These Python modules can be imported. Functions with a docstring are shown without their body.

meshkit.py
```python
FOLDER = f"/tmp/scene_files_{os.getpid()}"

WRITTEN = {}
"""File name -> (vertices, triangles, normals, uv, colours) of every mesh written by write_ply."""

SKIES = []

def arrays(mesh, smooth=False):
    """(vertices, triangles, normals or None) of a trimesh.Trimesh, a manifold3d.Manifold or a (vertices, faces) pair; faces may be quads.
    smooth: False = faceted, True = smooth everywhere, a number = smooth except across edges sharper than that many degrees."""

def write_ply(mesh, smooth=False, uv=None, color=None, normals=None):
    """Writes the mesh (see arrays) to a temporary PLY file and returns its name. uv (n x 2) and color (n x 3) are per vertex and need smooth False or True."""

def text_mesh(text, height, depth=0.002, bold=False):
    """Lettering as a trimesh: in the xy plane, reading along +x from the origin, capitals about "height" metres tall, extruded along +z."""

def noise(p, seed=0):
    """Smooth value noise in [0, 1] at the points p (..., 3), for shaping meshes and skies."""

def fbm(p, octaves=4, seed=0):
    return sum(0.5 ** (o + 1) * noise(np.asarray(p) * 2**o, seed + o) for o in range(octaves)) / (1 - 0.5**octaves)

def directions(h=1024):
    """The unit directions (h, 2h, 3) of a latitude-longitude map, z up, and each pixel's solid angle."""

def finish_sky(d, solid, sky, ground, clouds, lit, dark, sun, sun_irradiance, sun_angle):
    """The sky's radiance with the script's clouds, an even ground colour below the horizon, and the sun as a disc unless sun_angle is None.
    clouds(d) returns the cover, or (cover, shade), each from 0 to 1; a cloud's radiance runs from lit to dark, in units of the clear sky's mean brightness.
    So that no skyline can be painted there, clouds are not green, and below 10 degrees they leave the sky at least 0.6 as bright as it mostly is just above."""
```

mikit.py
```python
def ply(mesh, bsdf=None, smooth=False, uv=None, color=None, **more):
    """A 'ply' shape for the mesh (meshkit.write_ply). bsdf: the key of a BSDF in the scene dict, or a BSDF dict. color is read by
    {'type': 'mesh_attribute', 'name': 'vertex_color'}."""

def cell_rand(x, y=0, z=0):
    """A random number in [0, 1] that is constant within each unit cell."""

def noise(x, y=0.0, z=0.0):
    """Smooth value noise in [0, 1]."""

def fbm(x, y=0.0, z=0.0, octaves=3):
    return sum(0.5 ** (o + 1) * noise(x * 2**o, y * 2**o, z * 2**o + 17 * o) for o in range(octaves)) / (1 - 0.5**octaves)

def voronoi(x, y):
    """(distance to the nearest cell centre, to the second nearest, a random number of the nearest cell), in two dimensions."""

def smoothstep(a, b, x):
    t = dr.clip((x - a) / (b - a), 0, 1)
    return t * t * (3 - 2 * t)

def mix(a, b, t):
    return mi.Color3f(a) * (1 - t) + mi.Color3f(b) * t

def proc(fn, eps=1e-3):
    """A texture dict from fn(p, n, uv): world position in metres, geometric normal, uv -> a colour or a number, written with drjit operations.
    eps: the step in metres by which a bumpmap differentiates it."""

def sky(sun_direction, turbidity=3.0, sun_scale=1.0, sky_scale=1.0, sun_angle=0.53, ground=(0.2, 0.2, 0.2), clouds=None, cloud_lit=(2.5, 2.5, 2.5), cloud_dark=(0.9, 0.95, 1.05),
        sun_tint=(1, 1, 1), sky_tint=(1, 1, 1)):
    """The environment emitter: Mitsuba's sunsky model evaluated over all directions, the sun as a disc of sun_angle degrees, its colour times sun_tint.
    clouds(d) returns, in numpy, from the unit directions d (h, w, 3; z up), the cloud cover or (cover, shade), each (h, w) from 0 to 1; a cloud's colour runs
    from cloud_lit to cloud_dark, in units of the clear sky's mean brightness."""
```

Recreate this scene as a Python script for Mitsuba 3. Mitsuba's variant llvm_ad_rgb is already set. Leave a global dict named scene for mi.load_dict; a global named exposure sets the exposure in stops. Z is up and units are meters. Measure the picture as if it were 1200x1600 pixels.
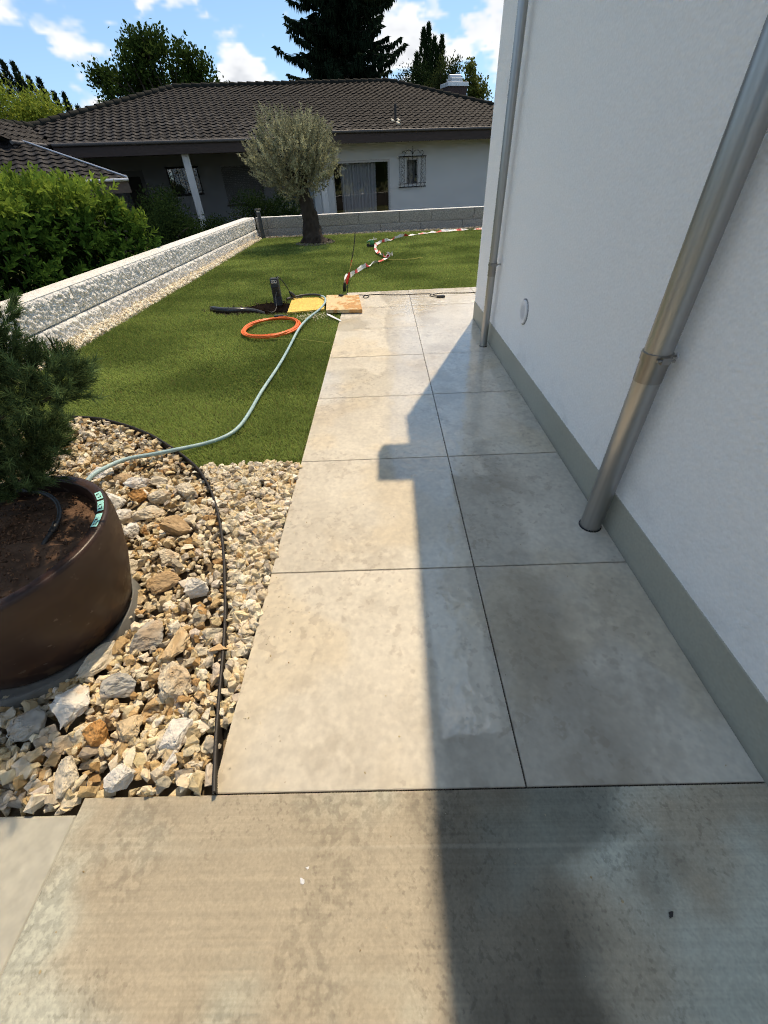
import math, numpy as np, trimesh, mitsuba as mi, drjit as dr, mikit, meshkit
from mikit import noise, fbm, smoothstep, mix, proc
from shapely.geometry import Polygon, LineString, Point, box as sbox
from shapely.ops import unary_union
from scipy.interpolate import splprep, splev

T = mi.ScalarTransform4f
scene, labels = {}, {}
rng = np.random.default_rng(7)

# ------------------------------------------------------------------ camera, sky, exposure
EYE = np.array([-.3936, 0, 1.4972]); F, PITCH, ROLL, YAW = 628.5, .7033, .0521, -.0257
fwd = np.array([math.sin(YAW)*math.cos(PITCH), math.cos(YAW)*math.cos(PITCH), -math.sin(PITCH)])
rgt = np.array([math.cos(YAW), -math.sin(YAW), 0]); dwn = np.cross(fwd, rgt)
down = -rgt*math.sin(ROLL) + dwn*math.cos(ROLL)
scene['camera'] = {'type': 'perspective', 'fov': math.degrees(2*math.atan(600/F)), 'fov_axis': 'x', 'near_clip': .02, 'far_clip': 3000.,
                   'to_world': T().look_at(origin=EYE.tolist(), target=(EYE+fwd).tolist(), up=(-down).tolist())}

SUN = np.array([.177, .468, .866])


def sky_clouds(d):
    az = np.degrees(np.arctan2(d[..., 0], d[..., 1])); el = np.degrees(np.arcsin(np.clip(d[..., 2], -1, 1)))
    k = 1/(d[..., 2]+.22)
    p = np.stack([d[..., 0]*k*2.1, d[..., 1]*k*2.1, 0*k+3.3], -1)
    w = meshkit.fbm(p*2.2, 4, 5)
    n = meshkit.fbm(p*1.5+w[..., None]*.9, 6, 11)
    fine = meshkit.fbm(p*7+w[..., None]*1.5, 4, 23)
    bias = 0*n+.01
    for a, e, ra, re, g in ((-28, 10.5, 5.5, 2.6, .16), (-25.5, 8.6, 3.4, 1.3, .12), (-12, 8.6, 3.6, 2.0, .17), (-14, 6.6, 3, .9, .14), (2.6, 9.3, 3.6, 2.4, .2), (6.2, 7.2, 2.2, 1.6, .17), (11, 9.4, 3.2, 1.9, .22),
                            (11.2, 6.3, 2.2, 1.3, .16), (-29.7, 8, 1.6, 2., -.2), (-19.5, 8, 3, 4, -.16), (7.5, 10.5, 1.8, 2.4, -.2), (-6.5, 10, 2, 3, -.1), (30, 12, 9, 4, .16), (60, 15, 10, 5, .14), (-60, 14, 10, 5, .15), (120, 14, 10, 5, .15), (-120, 16, 12, 5, .15), (170, 14, 12, 5, .15)):
        bias = bias + g*np.exp(-(((az-a)/ra)**2+((el-e)/re)**2))
    v = n + .22*(fine-.5) + bias
    cover = np.clip((v-.545)/.10, 0, 1)
    cover = cover*cover*(3-2*cover)
    shade = np.clip((v-.70)/.2, 0, 1)*.75 + .25*np.clip((meshkit.fbm(p*3, 3, 41)-.4)*2, 0, 1)
    return cover*.96, np.clip(shade, 0, 1)


scene['sky'] = mikit.sky(SUN.tolist(), turbidity=3.0, sun_scale=1.0, sky_scale=1.5, sky_tint=(.93, 1.02, 1.03), sun_tint=(1.03, .995, .92), clouds=sky_clouds, cloud_lit=(2.6, 2.6, 2.6), cloud_dark=(1.35, 1.42, 1.55), ground=(.22, .21, .17))
exposure = 1.52

# ------------------------------------------------------------------ helpers


def numbered(key):
    if key not in scene and key not in labels:
        return key
    i = 1
    while f'{key}_{i:03d}' in scene or f'{key}_{i:03d}' in labels:
        i += 1
    return f'{key}_{i:03d}'


def lab(key, label=None, cat=None, group=None, kind=None):
    d = labels.setdefault(key, {})
    for k, v in (('label', label), ('category', cat), ('group', group), ('kind', kind)):
        if v:
            d[k] = v


def thing(name, label, cat, group=None):
    key = numbered(name); lab(key, label, cat, group)
    return key


def obj(name, mesh, m, parent=None, smooth=False, label=None, cat=None, group=None, kind=None, color=None):
    key = numbered(parent + '__' + name if parent else name)
    if isinstance(mesh, list):
        mesh = trimesh.util.concatenate(mesh)
    scene[key] = mikit.ply(mesh, m, smooth=smooth, color=color)
    if label or cat or group or kind:
        lab(key, label, cat, group, kind)
    return key


def bx(x0, x1, y0, y1, z0, z1, bev=0.):
    b = trimesh.creation.box((x1-x0, y1-y0, z1-z0))
    if bev:
        import manifold3d as m3
        c = []
        for sx in (-1, 1):
            for sy in (-1, 1):
                for sz in (-1, 1):
                    h = np.array([(x1-x0)/2*sx, (y1-y0)/2*sy, (z1-z0)/2*sz]); s = np.array([sx, sy, sz])*bev
                    for k in range(3):
                        q = h.copy()
                        for j in range(3):
                            if j != k:
                                q[j] -= s[j]
                        c.append(q)
        b = trimesh.convex.convex_hull(np.array(c))
    b.apply_translation([(x0+x1)/2, (y0+y1)/2, (z0+z1)/2])
    return b


def spline(pts, n=80, s=0.):
    p = np.array(pts, float).T
    tck, _ = splprep(p, s=s, k=min(3, p.shape[1]-1))
    return np.array(splev(np.linspace(0, 1, n), tck)).T


def tube(path, r, k=10, caps=True, squash=1.):
    path = np.asarray(path, float); n = len(path)
    rr = np.broadcast_to(np.asarray(r, float), (n,))
    t = np.gradient(path, axis=0); t /= np.linalg.norm(t, axis=1, keepdims=True)+1e-12
    u = np.cross(t[0], [0, 0, 1.]);
    if np.linalg.norm(u) < 1e-3:
        u = np.array([1., 0, 0])
    u /= np.linalg.norm(u); V = []
    for i in range(n):
        u = u - t[i]*(u@t[i]); u /= np.linalg.norm(u); w = np.cross(t[i], u)
        a = np.linspace(0, 2*np.pi, k, endpoint=False)
        V.append(path[i]+rr[i]*(np.cos(a)[:, None]*u+np.sin(a)[:, None]*w*squash))
    V = np.concatenate(V); Fc = []
    i = np.arange(n-1)[:, None]*k; j = np.arange(k)[None]; j2 = (j+1) % k
    q = np.stack([i+j, i+j2, i+k+j2, i+k+j], -1).reshape(-1, 4)
    Fc = np.vstack([q[:, [0, 1, 2]], q[:, [0, 2, 3]]])
    if caps:
        V = np.vstack([V, path[0], path[-1]]); b = len(V)-2; a = np.arange(k); a2 = (a+1) % k
        Fc = np.vstack([Fc, np.stack([0*a+b, a2, a], 1), np.stack([0*a+b+1, (n-1)*k+a, (n-1)*k+a2], 1)])
    return trimesh.Trimesh(V, Fc, process=False)


def lathe(prof, c=(0, 0), k=64):
    p = np.array(prof, float); a = np.linspace(0, 2*np.pi, k, endpoint=False)
    V = np.stack([p[:, None, 0]*np.cos(a)+c[0], p[:, None, 0]*np.sin(a)+c[1], np.repeat(p[:, 1:2], k, 1)], -1).reshape(-1, 3)
    i = np.arange(len(p)-1)[:, None]*k; j = np.arange(k)[None]; j2 = (j+1) % k
    q = np.stack([i+j, i+j2, i+k+j2, i+k+j], -1).reshape(-1, 4)
    return trimesh.Trimesh(V, np.vstack([q[:, [0, 1, 2]], q[:, [0, 2, 3]]]), process=False)


def prism(poly, z0, z1):
    m = trimesh.creation.extrude_polygon(poly, z1-z0, engine='earcut'); m.apply_translation([0, 0, z0])
    return m


def sheet(poly, z):
    v, f = trimesh.creation.triangulate_polygon(poly, engine='earcut')
    m = trimesh.Trimesh(np.c_[v, np.full(len(v), z)], f, process=False)
    if m.face_normals[:, 2].mean() < 0:
        m.invert()
    return m


def frame(mesh, o, ex, ey, ez):
    """mesh whose x, y, z are measured along ex, ey, ez from o"""
    M = np.eye(4); M[:3, 0], M[:3, 1], M[:3, 2], M[:3, 3] = ex, ey, ez, o
    m = mesh.copy(); m.apply_transform(M)
    return m


def quads(c, u, v, bend=None):
    """leaf-like rhombi: centre base c (n,3), length vector u, half width vector v -> two triangles each with a slight fold"""
    n = len(c); mid = c+u*.45
    b = 0 if bend is None else bend
    V = np.stack([c, mid-v+b, c+u, mid+v+b], 1).reshape(-1, 3)
    i = np.arange(n)[:, None]*4
    return V, np.concatenate([i+[[0, 1, 2]], i+[[0, 2, 3]]], 0)


def unit(a):
    return a/(np.linalg.norm(a, axis=-1, keepdims=True)+1e-12)


def rdir(n, r=rng):
    return unit(r.normal(size=(n, 3)))


def pt_in(poly, n, r=rng):
    import shapely
    x0, y0, x1, y1 = poly.bounds; out = np.zeros((0, 2))
    while len(out) < n:
        q = np.c_[r.uniform(x0, x1, 2*n), r.uniform(y0, y1, 2*n)]
        out = np.vstack([out, q[shapely.contains_xy(poly, q[:, 0], q[:, 1])]])
    return out[:n]


# ------------------------------------------------------------------ materials


def rgb(*c):
    return {'type': 'rgb', 'value': list(c)}


def two(d):
    return {'type': 'twosided', 'bsdf': d}


def mat(name, col, rough=.6, metal=0., spec=.5, bump=None, scale=.002, eps=1e-3, **k):
    d = {'type': 'principled', 'base_color': proc(col) if callable(col) else (col if isinstance(col, dict) else rgb(*col)), 'roughness': proc(rough) if callable(rough) else rough, 'metallic': metal, 'specular': spec, **k}
    if bump:
        d = {'type': 'bumpmap', 'arbitrary': proc(bump, eps), 'scale': scale, 'bsdf': d}
    scene[name] = two(d)


VC = {'type': 'mesh_attribute', 'name': 'vertex_color'}


def C3(*c):
    return mi.Color3f(*c)


def stucco_b(p, n, uv):
    return noise(p.x*85+p.z*23, p.y*85-p.z*31, p.z*85+p.y*37)*.6+noise(p.x*210, p.y*190+p.z*70, p.z*190-p.y*70)*.4


def stucco_c(p, n, uv):
    t = fbm(p.y*1.2, p.z*1.0, p.x*1.2, 3)
    g = noise(p.x*95+p.z*23, p.y*95-p.z*31, p.z*95+p.y*37)*.6+noise(p.x*210, p.y*190+p.z*70, p.z*190-p.y*70)*.4
    dirt = smoothstep(.55, .2, p.z)*smoothstep(.45, .7, fbm(p.y*6, p.z*9, p.x*6, 4))
    return mix((.79, .785, .75), (.825, .815, .775), t)*(.90+.20*g)*(1-.10*dirt)


mat('m_stucco', stucco_c, .85, bump=stucco_b, scale=.0085, eps=.002, spec=.2)
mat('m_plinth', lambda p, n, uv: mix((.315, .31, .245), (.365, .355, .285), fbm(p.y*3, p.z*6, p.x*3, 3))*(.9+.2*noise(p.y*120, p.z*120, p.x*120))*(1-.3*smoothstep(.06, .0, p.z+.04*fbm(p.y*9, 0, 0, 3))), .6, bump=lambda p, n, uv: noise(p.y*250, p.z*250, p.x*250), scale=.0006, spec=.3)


def wet(p):
    e = fbm(p.x*2.3+7, p.y*1.6, 0, 4)-.5
    f = fbm(p.x*13+p.y*4, p.y*9-p.x*3, 3, 3)-.5
    x = p.x+e*.22+f*.07; y = p.y+e*.3+f*.10
    a = smoothstep(-.27, -.245, p.x+.05*e)*smoothstep(-.03, -.05, p.x+f*.05-.02*smoothstep(1.2, 1.4, p.y))*smoothstep(.555, .565, p.y+f*.05)*smoothstep(7.2, 6.8, y)
    b = smoothstep(2.0, 2.06, y)*smoothstep(.19, .16, x-.62*smoothstep(2.45, 2.75, p.y))*smoothstep(-.42, -.36, x)
    c = smoothstep(2.6, 4.2, y)*smoothstep(.50, .55, fbm(p.x*1.1+2, p.y*.9+5, 1, 4)+.08*f)
    d = smoothstep(5.55, 5.65, y)*smoothstep(-.38, -.34, x)
    return dr.clip(dr.maximum(dr.maximum(a, b), dr.maximum(c, d)), 0, 1)


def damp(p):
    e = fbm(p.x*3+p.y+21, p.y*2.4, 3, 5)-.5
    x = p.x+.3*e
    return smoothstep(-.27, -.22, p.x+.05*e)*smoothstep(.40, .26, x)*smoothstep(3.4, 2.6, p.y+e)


def tile_c(p, n, uv):
    ti = dr.floor(p.x); tj = dr.floor(p.y-.3266)
    r = mikit.cell_rand(ti, tj, 5)
    ox = r*31; u = p.x*.86+p.y*.51; w = p.y*.86-p.x*.51
    big = fbm(u*1.7+ox, w*1.7, r*9, 4)
    sm = fbm(u*8+ox, w*8, 4, 5)
    fine = fbm(u*55, w*55, 2, 4)
    c = mix((.495, .455, .37), (.57, .53, .435), smoothstep(.28, .7, big))
    c = c*(.93+.14*sm)*(.86+.28*fine)
    warm = smoothstep(.5, .7, fbm(u*2.6+ox+9, w*2.6, 3, 4))
    c = mix(c, c*C3(1.0, .96, .89), warm)
    dirt = smoothstep(.50, .70, fbm(u*2.9+40+ox, w*2.9, 7, 5))*smoothstep(.36, .66, fbm(u*24, w*24, 8, 4))
    right = smoothstep(.02, .1, p.x)*smoothstep(.5, .3, p.x+.3*(fbm(u*3, w*3, 2, 3)-.5))
    dirt = dr.maximum(dirt*.22, .26*right*smoothstep(.45, .62, fbm(u*5+2, w*5, 6, 5)))
    c = mix(c, C3(.22, .175, .12), dirt)
    fl = smoothstep(.62, .74, fbm(u*34+5, w*34, 3, 3))*smoothstep(.42, .6, fbm(u*4+7, w*4, 5, 3))
    c = mix(c, C3(.26, .21, .15), fl*.28)
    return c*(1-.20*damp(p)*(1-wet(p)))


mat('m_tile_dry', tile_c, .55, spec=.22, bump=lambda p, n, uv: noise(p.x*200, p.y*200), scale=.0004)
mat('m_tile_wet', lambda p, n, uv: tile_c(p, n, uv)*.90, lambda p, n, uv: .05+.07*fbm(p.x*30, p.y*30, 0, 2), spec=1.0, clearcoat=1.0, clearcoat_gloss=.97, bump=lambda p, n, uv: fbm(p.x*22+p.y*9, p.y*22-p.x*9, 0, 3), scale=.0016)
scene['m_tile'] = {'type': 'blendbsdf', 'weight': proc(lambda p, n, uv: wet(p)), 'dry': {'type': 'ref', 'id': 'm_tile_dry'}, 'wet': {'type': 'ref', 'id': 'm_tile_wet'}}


def slab_c(p, n, uv):
    u = p.x*.83+p.y*.56; w = p.y*.83-p.x*.56
    big = fbm(u*1.6+3, w*2.2, 0, 4)
    mid = fbm(u*6, w*7, 3, 5)
    fine = fbm(u*170+3*noise(u*9, w*9), w*170, 1, 3)
    line = noise(p.x*1.6+.7*w, p.y*150+1.5*noise(p.x*2, p.y*3), 0)*.6+noise(p.x*3.3, p.y*310, 2)*.4
    c = mix((.395, .405, .325), (.465, .47, .385), smoothstep(.3, .7, big))
    brown = smoothstep(.46, .68, fbm(u*2.0+9.4, w*2.3+2, 5, 5))
    c = mix(c, C3(.36, .30, .21), brown*.85)
    c = c*(.90+.20*mid)*(.84+.32*fine)*(.91+.18*line)
    fleck = smoothstep(.56, .80, fbm(u*95+w*19, w*85-u*21, 6, 3))*smoothstep(.46, .64, fbm(u*5+3, w*5, 8, 4))
    c = c*(1-.24*fleck)
    blot = smoothstep(.52, .70, fbm(u*3.1+13, w*3.4, 9, 4))*smoothstep(.40, .62, fbm(u*60, w*60, 2, 4))
    c = c*(1-.22*blot)
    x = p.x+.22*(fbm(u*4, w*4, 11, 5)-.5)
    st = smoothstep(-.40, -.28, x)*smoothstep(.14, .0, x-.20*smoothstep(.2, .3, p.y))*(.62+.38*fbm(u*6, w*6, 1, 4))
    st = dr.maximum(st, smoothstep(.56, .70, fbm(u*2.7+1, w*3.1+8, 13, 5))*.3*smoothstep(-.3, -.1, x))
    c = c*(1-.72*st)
    edge = dr.maximum(smoothstep(.012, .004, dr.abs(p.x+1.283)), smoothstep(.008, .002, dr.abs(p.y-.262+.006*noise(p.x*3, 0))))
    return mix(c, C3(.46, .44, .36), edge*.12)


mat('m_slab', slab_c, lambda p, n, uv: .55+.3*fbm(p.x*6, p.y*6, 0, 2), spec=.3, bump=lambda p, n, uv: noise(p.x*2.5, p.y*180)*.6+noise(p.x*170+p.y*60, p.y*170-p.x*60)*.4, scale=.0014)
mat('m_side_slab', lambda p, n, uv: mix((.36, .35, .29), (.45, .435, .36), fbm(p.x*5, p.y*5, 2, 4))*(.85+.3*fbm(p.x*40, p.y*40, 0, 3)), .7, spec=.3, bump=lambda p, n, uv: noise(p.x*90, p.y*90), scale=.0015)
mat('m_joint', (.035, .03, .025), .9)
mat('m_soil', lambda p, n, uv: mix((.045, .027, .018), (.17, .105, .068), fbm(p.x*26, p.y*26, p.z*26, 4)), .95, spec=.15, bump=lambda p, n, uv: fbm(p.x*60, p.y*60, p.z*60, 3), scale=.012)
mat('m_bedsoil', lambda p, n, uv: mix((.10, .075, .045), (.20, .155, .10), fbm(p.x*30, p.y*30, 0, 3)), .95, spec=.1)
mat('m_strip', (.42, .40, .36), .9, spec=.1)
mat('m_ground', lambda p, n, uv: mix((.045, .05, .018), (.075, .08, .03), fbm(p.x*.6, p.y*.6, 0, 4)), .95, spec=.1)
mat('m_turf', lambda p, n, uv: mix((.055, .08, .014), (.11, .125, .03), fbm(p.x*30, p.y*30, 0, 3)), .95, spec=.05)
mat('m_steel', lambda p, n, uv: mix((.36, .355, .345), (.46, .455, .44), noise(p.z*1.2+p.x*90, p.y*90, 0)), lambda p, n, uv: .30+.14*noise(p.x*60, p.y*60, p.z*1.5), metal=1.)
mat('m_clamp', (.30, .29, .275), .35, metal=1.)
mat('m_black', (.018, .018, .018), .45)
mat('m_rubber', (.025, .025, .026), .5)
mat('m_white', (.72, .72, .71), .4)
mat('m_offwhite', (.62, .63, .63), .5)
mat('m_granite', lambda p, n, uv: mix((.56, .55, .52), (.80, .79, .75), smoothstep(.28, .66, fbm(p.x*60, p.y*60, p.z*60, 4)))*(.88+.24*fbm(p.x*2.2, p.y*2.2, p.z*3, 2)), .8, spec=.25,
    bump=lambda p, n, uv: fbm(p.x*55, p.y*55, p.z*55, 3), scale=.006)
mat('m_granite_shaded', lambda p, n, uv: mix((.17, .17, .16), (.36, .355, .335), smoothstep(.28, .66, fbm(p.x*70, p.y*70, p.z*70, 3))), .85, spec=.2)  # darker copy of the granite, the far wall's shade put into its colour
mat('m_granite_top', lambda p, n, uv: mix((.55, .54, .51), (.72, .71, .67), fbm(p.x*20, p.y*20, p.z*20, 4)), .8, spec=.2)
mat('m_vc', VC, .8, spec=.2)
mat('m_stone', VC, .82, spec=.2, bump=lambda p, n, uv: fbm(p.x*45, p.y*45, p.z*45, 5), scale=.022)


def glaze(p, n, uv):
    t = fbm(p.x*5, p.y*5, p.z*7, 4)
    c = mix((.023, .0115, .0085), (.046, .024, .0175), t)
    scr = smoothstep(.72, .80, fbm(p.x*40+p.z*25, p.y*40-p.z*25, p.z*9, 3))
    c = mix(c, C3(.12, .09, .07), scr*.5)
    dust = smoothstep(.5, .75, fbm(p.x*9+4, p.y*9, p.z*16, 4))
    c = mix(c, C3(.09, .06, .04), dust*.12)
    low = smoothstep(.24, .06, p.z+.1*fbm(p.x*14, p.y*14, p.z*10, 3))*smoothstep(.5, .62, fbm(p.x*20, p.y*20, p.z*20, 3))
    return mix(c, C3(.13, .07, .03), low*.5)


mat('m_pot', glaze, lambda p, n, uv: .30+.26*fbm(p.x*12, p.y*12, p.z*12, 3), spec=.4)
mat('m_saucer', lambda p, n, uv: mix((.11, .11, .10), (.20, .20, .185), fbm(p.x*14, p.y*14, p.z*14, 3)), .7)
mat('m_sticker', (.32, .66, .62), .45)
mat('m_bark', lambda p, n, uv: mix((.014, .011, .009), (.075, .062, .050), fbm(p.x*22, p.y*22, p.z*9, 4)), .9, spec=.15, bump=lambda p, n, uv: fbm(p.x*30, p.y*30, p.z*8, 3), scale=.03)
mat('m_bark_far', (.06, .05, .04), .9)
mat('m_rooftile', lambda p, n, uv: mix((.008, .0075, .0074), (.019, .0172, .0165), fbm(p.x*3.1, p.y*3.1, p.z*3.1, 4)), .75, spec=.2, bump=lambda p, n, uv: noise(p.x*60, p.y*60, p.z*60), scale=.003)
mat('m_rooftile_b', lambda p, n, uv: mix((.011, .0103, .0101), (.026, .0238, .0228), fbm(p.x*3.1, p.y*3.1, p.z*3.1, 4)), .7, spec=.25)
mat('m_ridge', lambda p, n, uv: mix((.012, .013, .011), (.030, .031, .027), fbm(p.x*3.1, p.y*3.1, p.z*3.1, 4)), .85, spec=.1)
mat('m_fascia', lambda p, n, uv: mix((.022, .013, .011), (.040, .024, .019), fbm(p.x*2, p.y*2, p.z*14, 3)), .6)
mat('m_fascia_b', (.10, .075, .06), .7)
mat('m_gutter', (.075, .07, .068), .6)
mat('m_facade', lambda p, n, uv: mix((.52, .53, .525), (.60, .605, .595), fbm(p.x*.9, p.y*.9, p.z*1.5, 3)), .9, spec=.15)
mat('m_porch_shade', (.24, .25, .26), .9, spec=.1)  # facade paint darkened, the shade of the recess put into its grey
mat('m_soffit', (.10, .075, .06), .8)
mat('m_frame', (.42, .41, .40), .5)
mat('m_room', (.035, .033, .03), .9)
mat('m_curtain', (.30, .315, .34), .9)
mat('m_shaving', (.55, .5, .38), .9)
mat('m_iron', (.015, .015, .016), .6)
mat('m_shutter', (.12, .125, .13), .6)
mat('m_zinc', (.58, .59, .60), .35, metal=.6)
mat('m_chimney', (.045, .028, .024), .8)
scene['m_glass'] = {'type': 'thindielectric', 'int_ior': 1.52}
mat('m_hose', lambda p, n, uv: mix((.27, .41, .43), (.40, .53, .53), noise(p.x*25, p.y*25, p.z*25)), .5, spec=.4)
mat('m_hose_dark', (.035, .04, .042), .5)
mat('m_orange', (.78, .155, .02), .4, spec=.5)
mat('m_yellowline', (.55, .5, .12), .6)
mat('m_drain', (.03, .03, .03), .28, spec=.6)
mat('m_boardy', lambda p, n, uv: mix((.62, .40, .06), (.74, .52, .11), fbm(p.x*9+p.y*4, p.y*12, 0, 3)), .6)
mat('m_boardo', lambda p, n, uv: mix((.60, .45, .24), (.46, .25, .09), smoothstep(.45, .7, fbm(p.x*14+3, p.y*10, 0, 4)+.25*smoothstep(-1.15, -.85, p.x)-.1)), .8)
mat('m_box', (.035, .042, .05), .5)
mat('m_screen', (.55, .57, .56), .4)
mat('m_tape', VC, .45)
mat('m_green', (.05, .25, .07), .4)
mat('m_red', (.55, .03, .02), .4)
mat('m_edging', (.020, .017, .015), .6)


def leafmat(name, col, trans=.8, rough=.5, spec=.5):
    scene[name] = {'type': 'principledthin', 'base_color': col if isinstance(col, dict) else rgb(*col), 'roughness': rough, 'diff_trans': trans, 'eta': 1.45, 'spec_trans': 0.0}


leafmat('m_leaf', VC, .7, .55)
leafmat('m_laurel', VC, .55, .22)
leafmat('m_grass', VC, .8, .5)
leafmat('m_needle', VC, .25, .5)

# ------------------------------------------------------------------ setting: ground, lawn, gravel bed, terrace, slabs
PIT = Polygon([(-3.04, 6.64), (-3.07, 6.80), (-2.82, 6.68), (-2.45, 6.82), (-2.29, 6.97), (-2.03, 6.96), (-1.72, 6.80), (-1.70, 6.27), (-2.10, 6.25), (-2.28, 6.36), (-2.46, 6.36), (-2.66, 6.34), (-2.87, 6.42)])
obj('ground', sheet(Point(0, 0).buffer(900, 24).difference(PIT), -.14), 'm_ground', kind='structure')
edge_pts = [(-.985, .40), (-1.035, .58), (-1.12, .96), (-1.225, 1.32), (-1.365, 1.70), (-1.56, 2.08), (-1.73, 2.31), (-1.89, 2.47), (-2.20, 2.735), (-2.57, 2.97), (-2.90, 3.10), (-3.2, 3.14), (-3.7, 3.1), (-4.1, 2.95)]
edge_line = spline([(x, y, 0) for x, y in edge_pts], 120)[:, :2]
up_edge = [tuple(q) for q in edge_line if q[0] < -1.70]
LAWN = Polygon([(-1.006, 2.33), (-1.35, 2.325), (-1.70, 2.335)] + up_edge + [(-4.14, 4.5), (-4.15, 8.9), (-4.2, 15.5), (-1.3, 15.55), (2.6, 15.35), (6.5, 15.2), (6.5, 7.345), (-.70, 7.345), (-1.006, 7.345)])
LAWN = LAWN.difference(sbox(-1.006, 2.2, 7, 7.34)).buffer(0)
obj('lawn', sheet(LAWN.difference(PIT), -.02), 'm_turf', kind='structure')
bed = Polygon([(-1.003, .392), (-1.003, 2.33), (-1.70, 2.335)] + up_edge + [(-4.2, 3), (-4.2, -1.), (-1.66, -1.), (-1.66, .36), (-1.42, .36), (-1.42, .392)])
obj('gravel_bed', sheet(bed, -.055), 'm_bedsoil', kind='structure')
obj('gravel_strip', sheet(Polygon([(-4.6, 3), (-4.14, 3), (-4.15, 8.9), (-4.2, 15.5), (-1.3, 15.55), (2.6, 15.35), (6.5, 15.2), (6.5, 16.), (-4.6, 16.1)]), -.03), 'm_strip', kind='structure')
pv = np.array(PIT.exterior.coords)[:-1]
m = prism(PIT, -.36, -.025)
keep = (m.face_normals[:, 2] < .5); m.update_faces(keep); m.invert()
obj('pit', m, 'm_soil', kind='structure')

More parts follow.
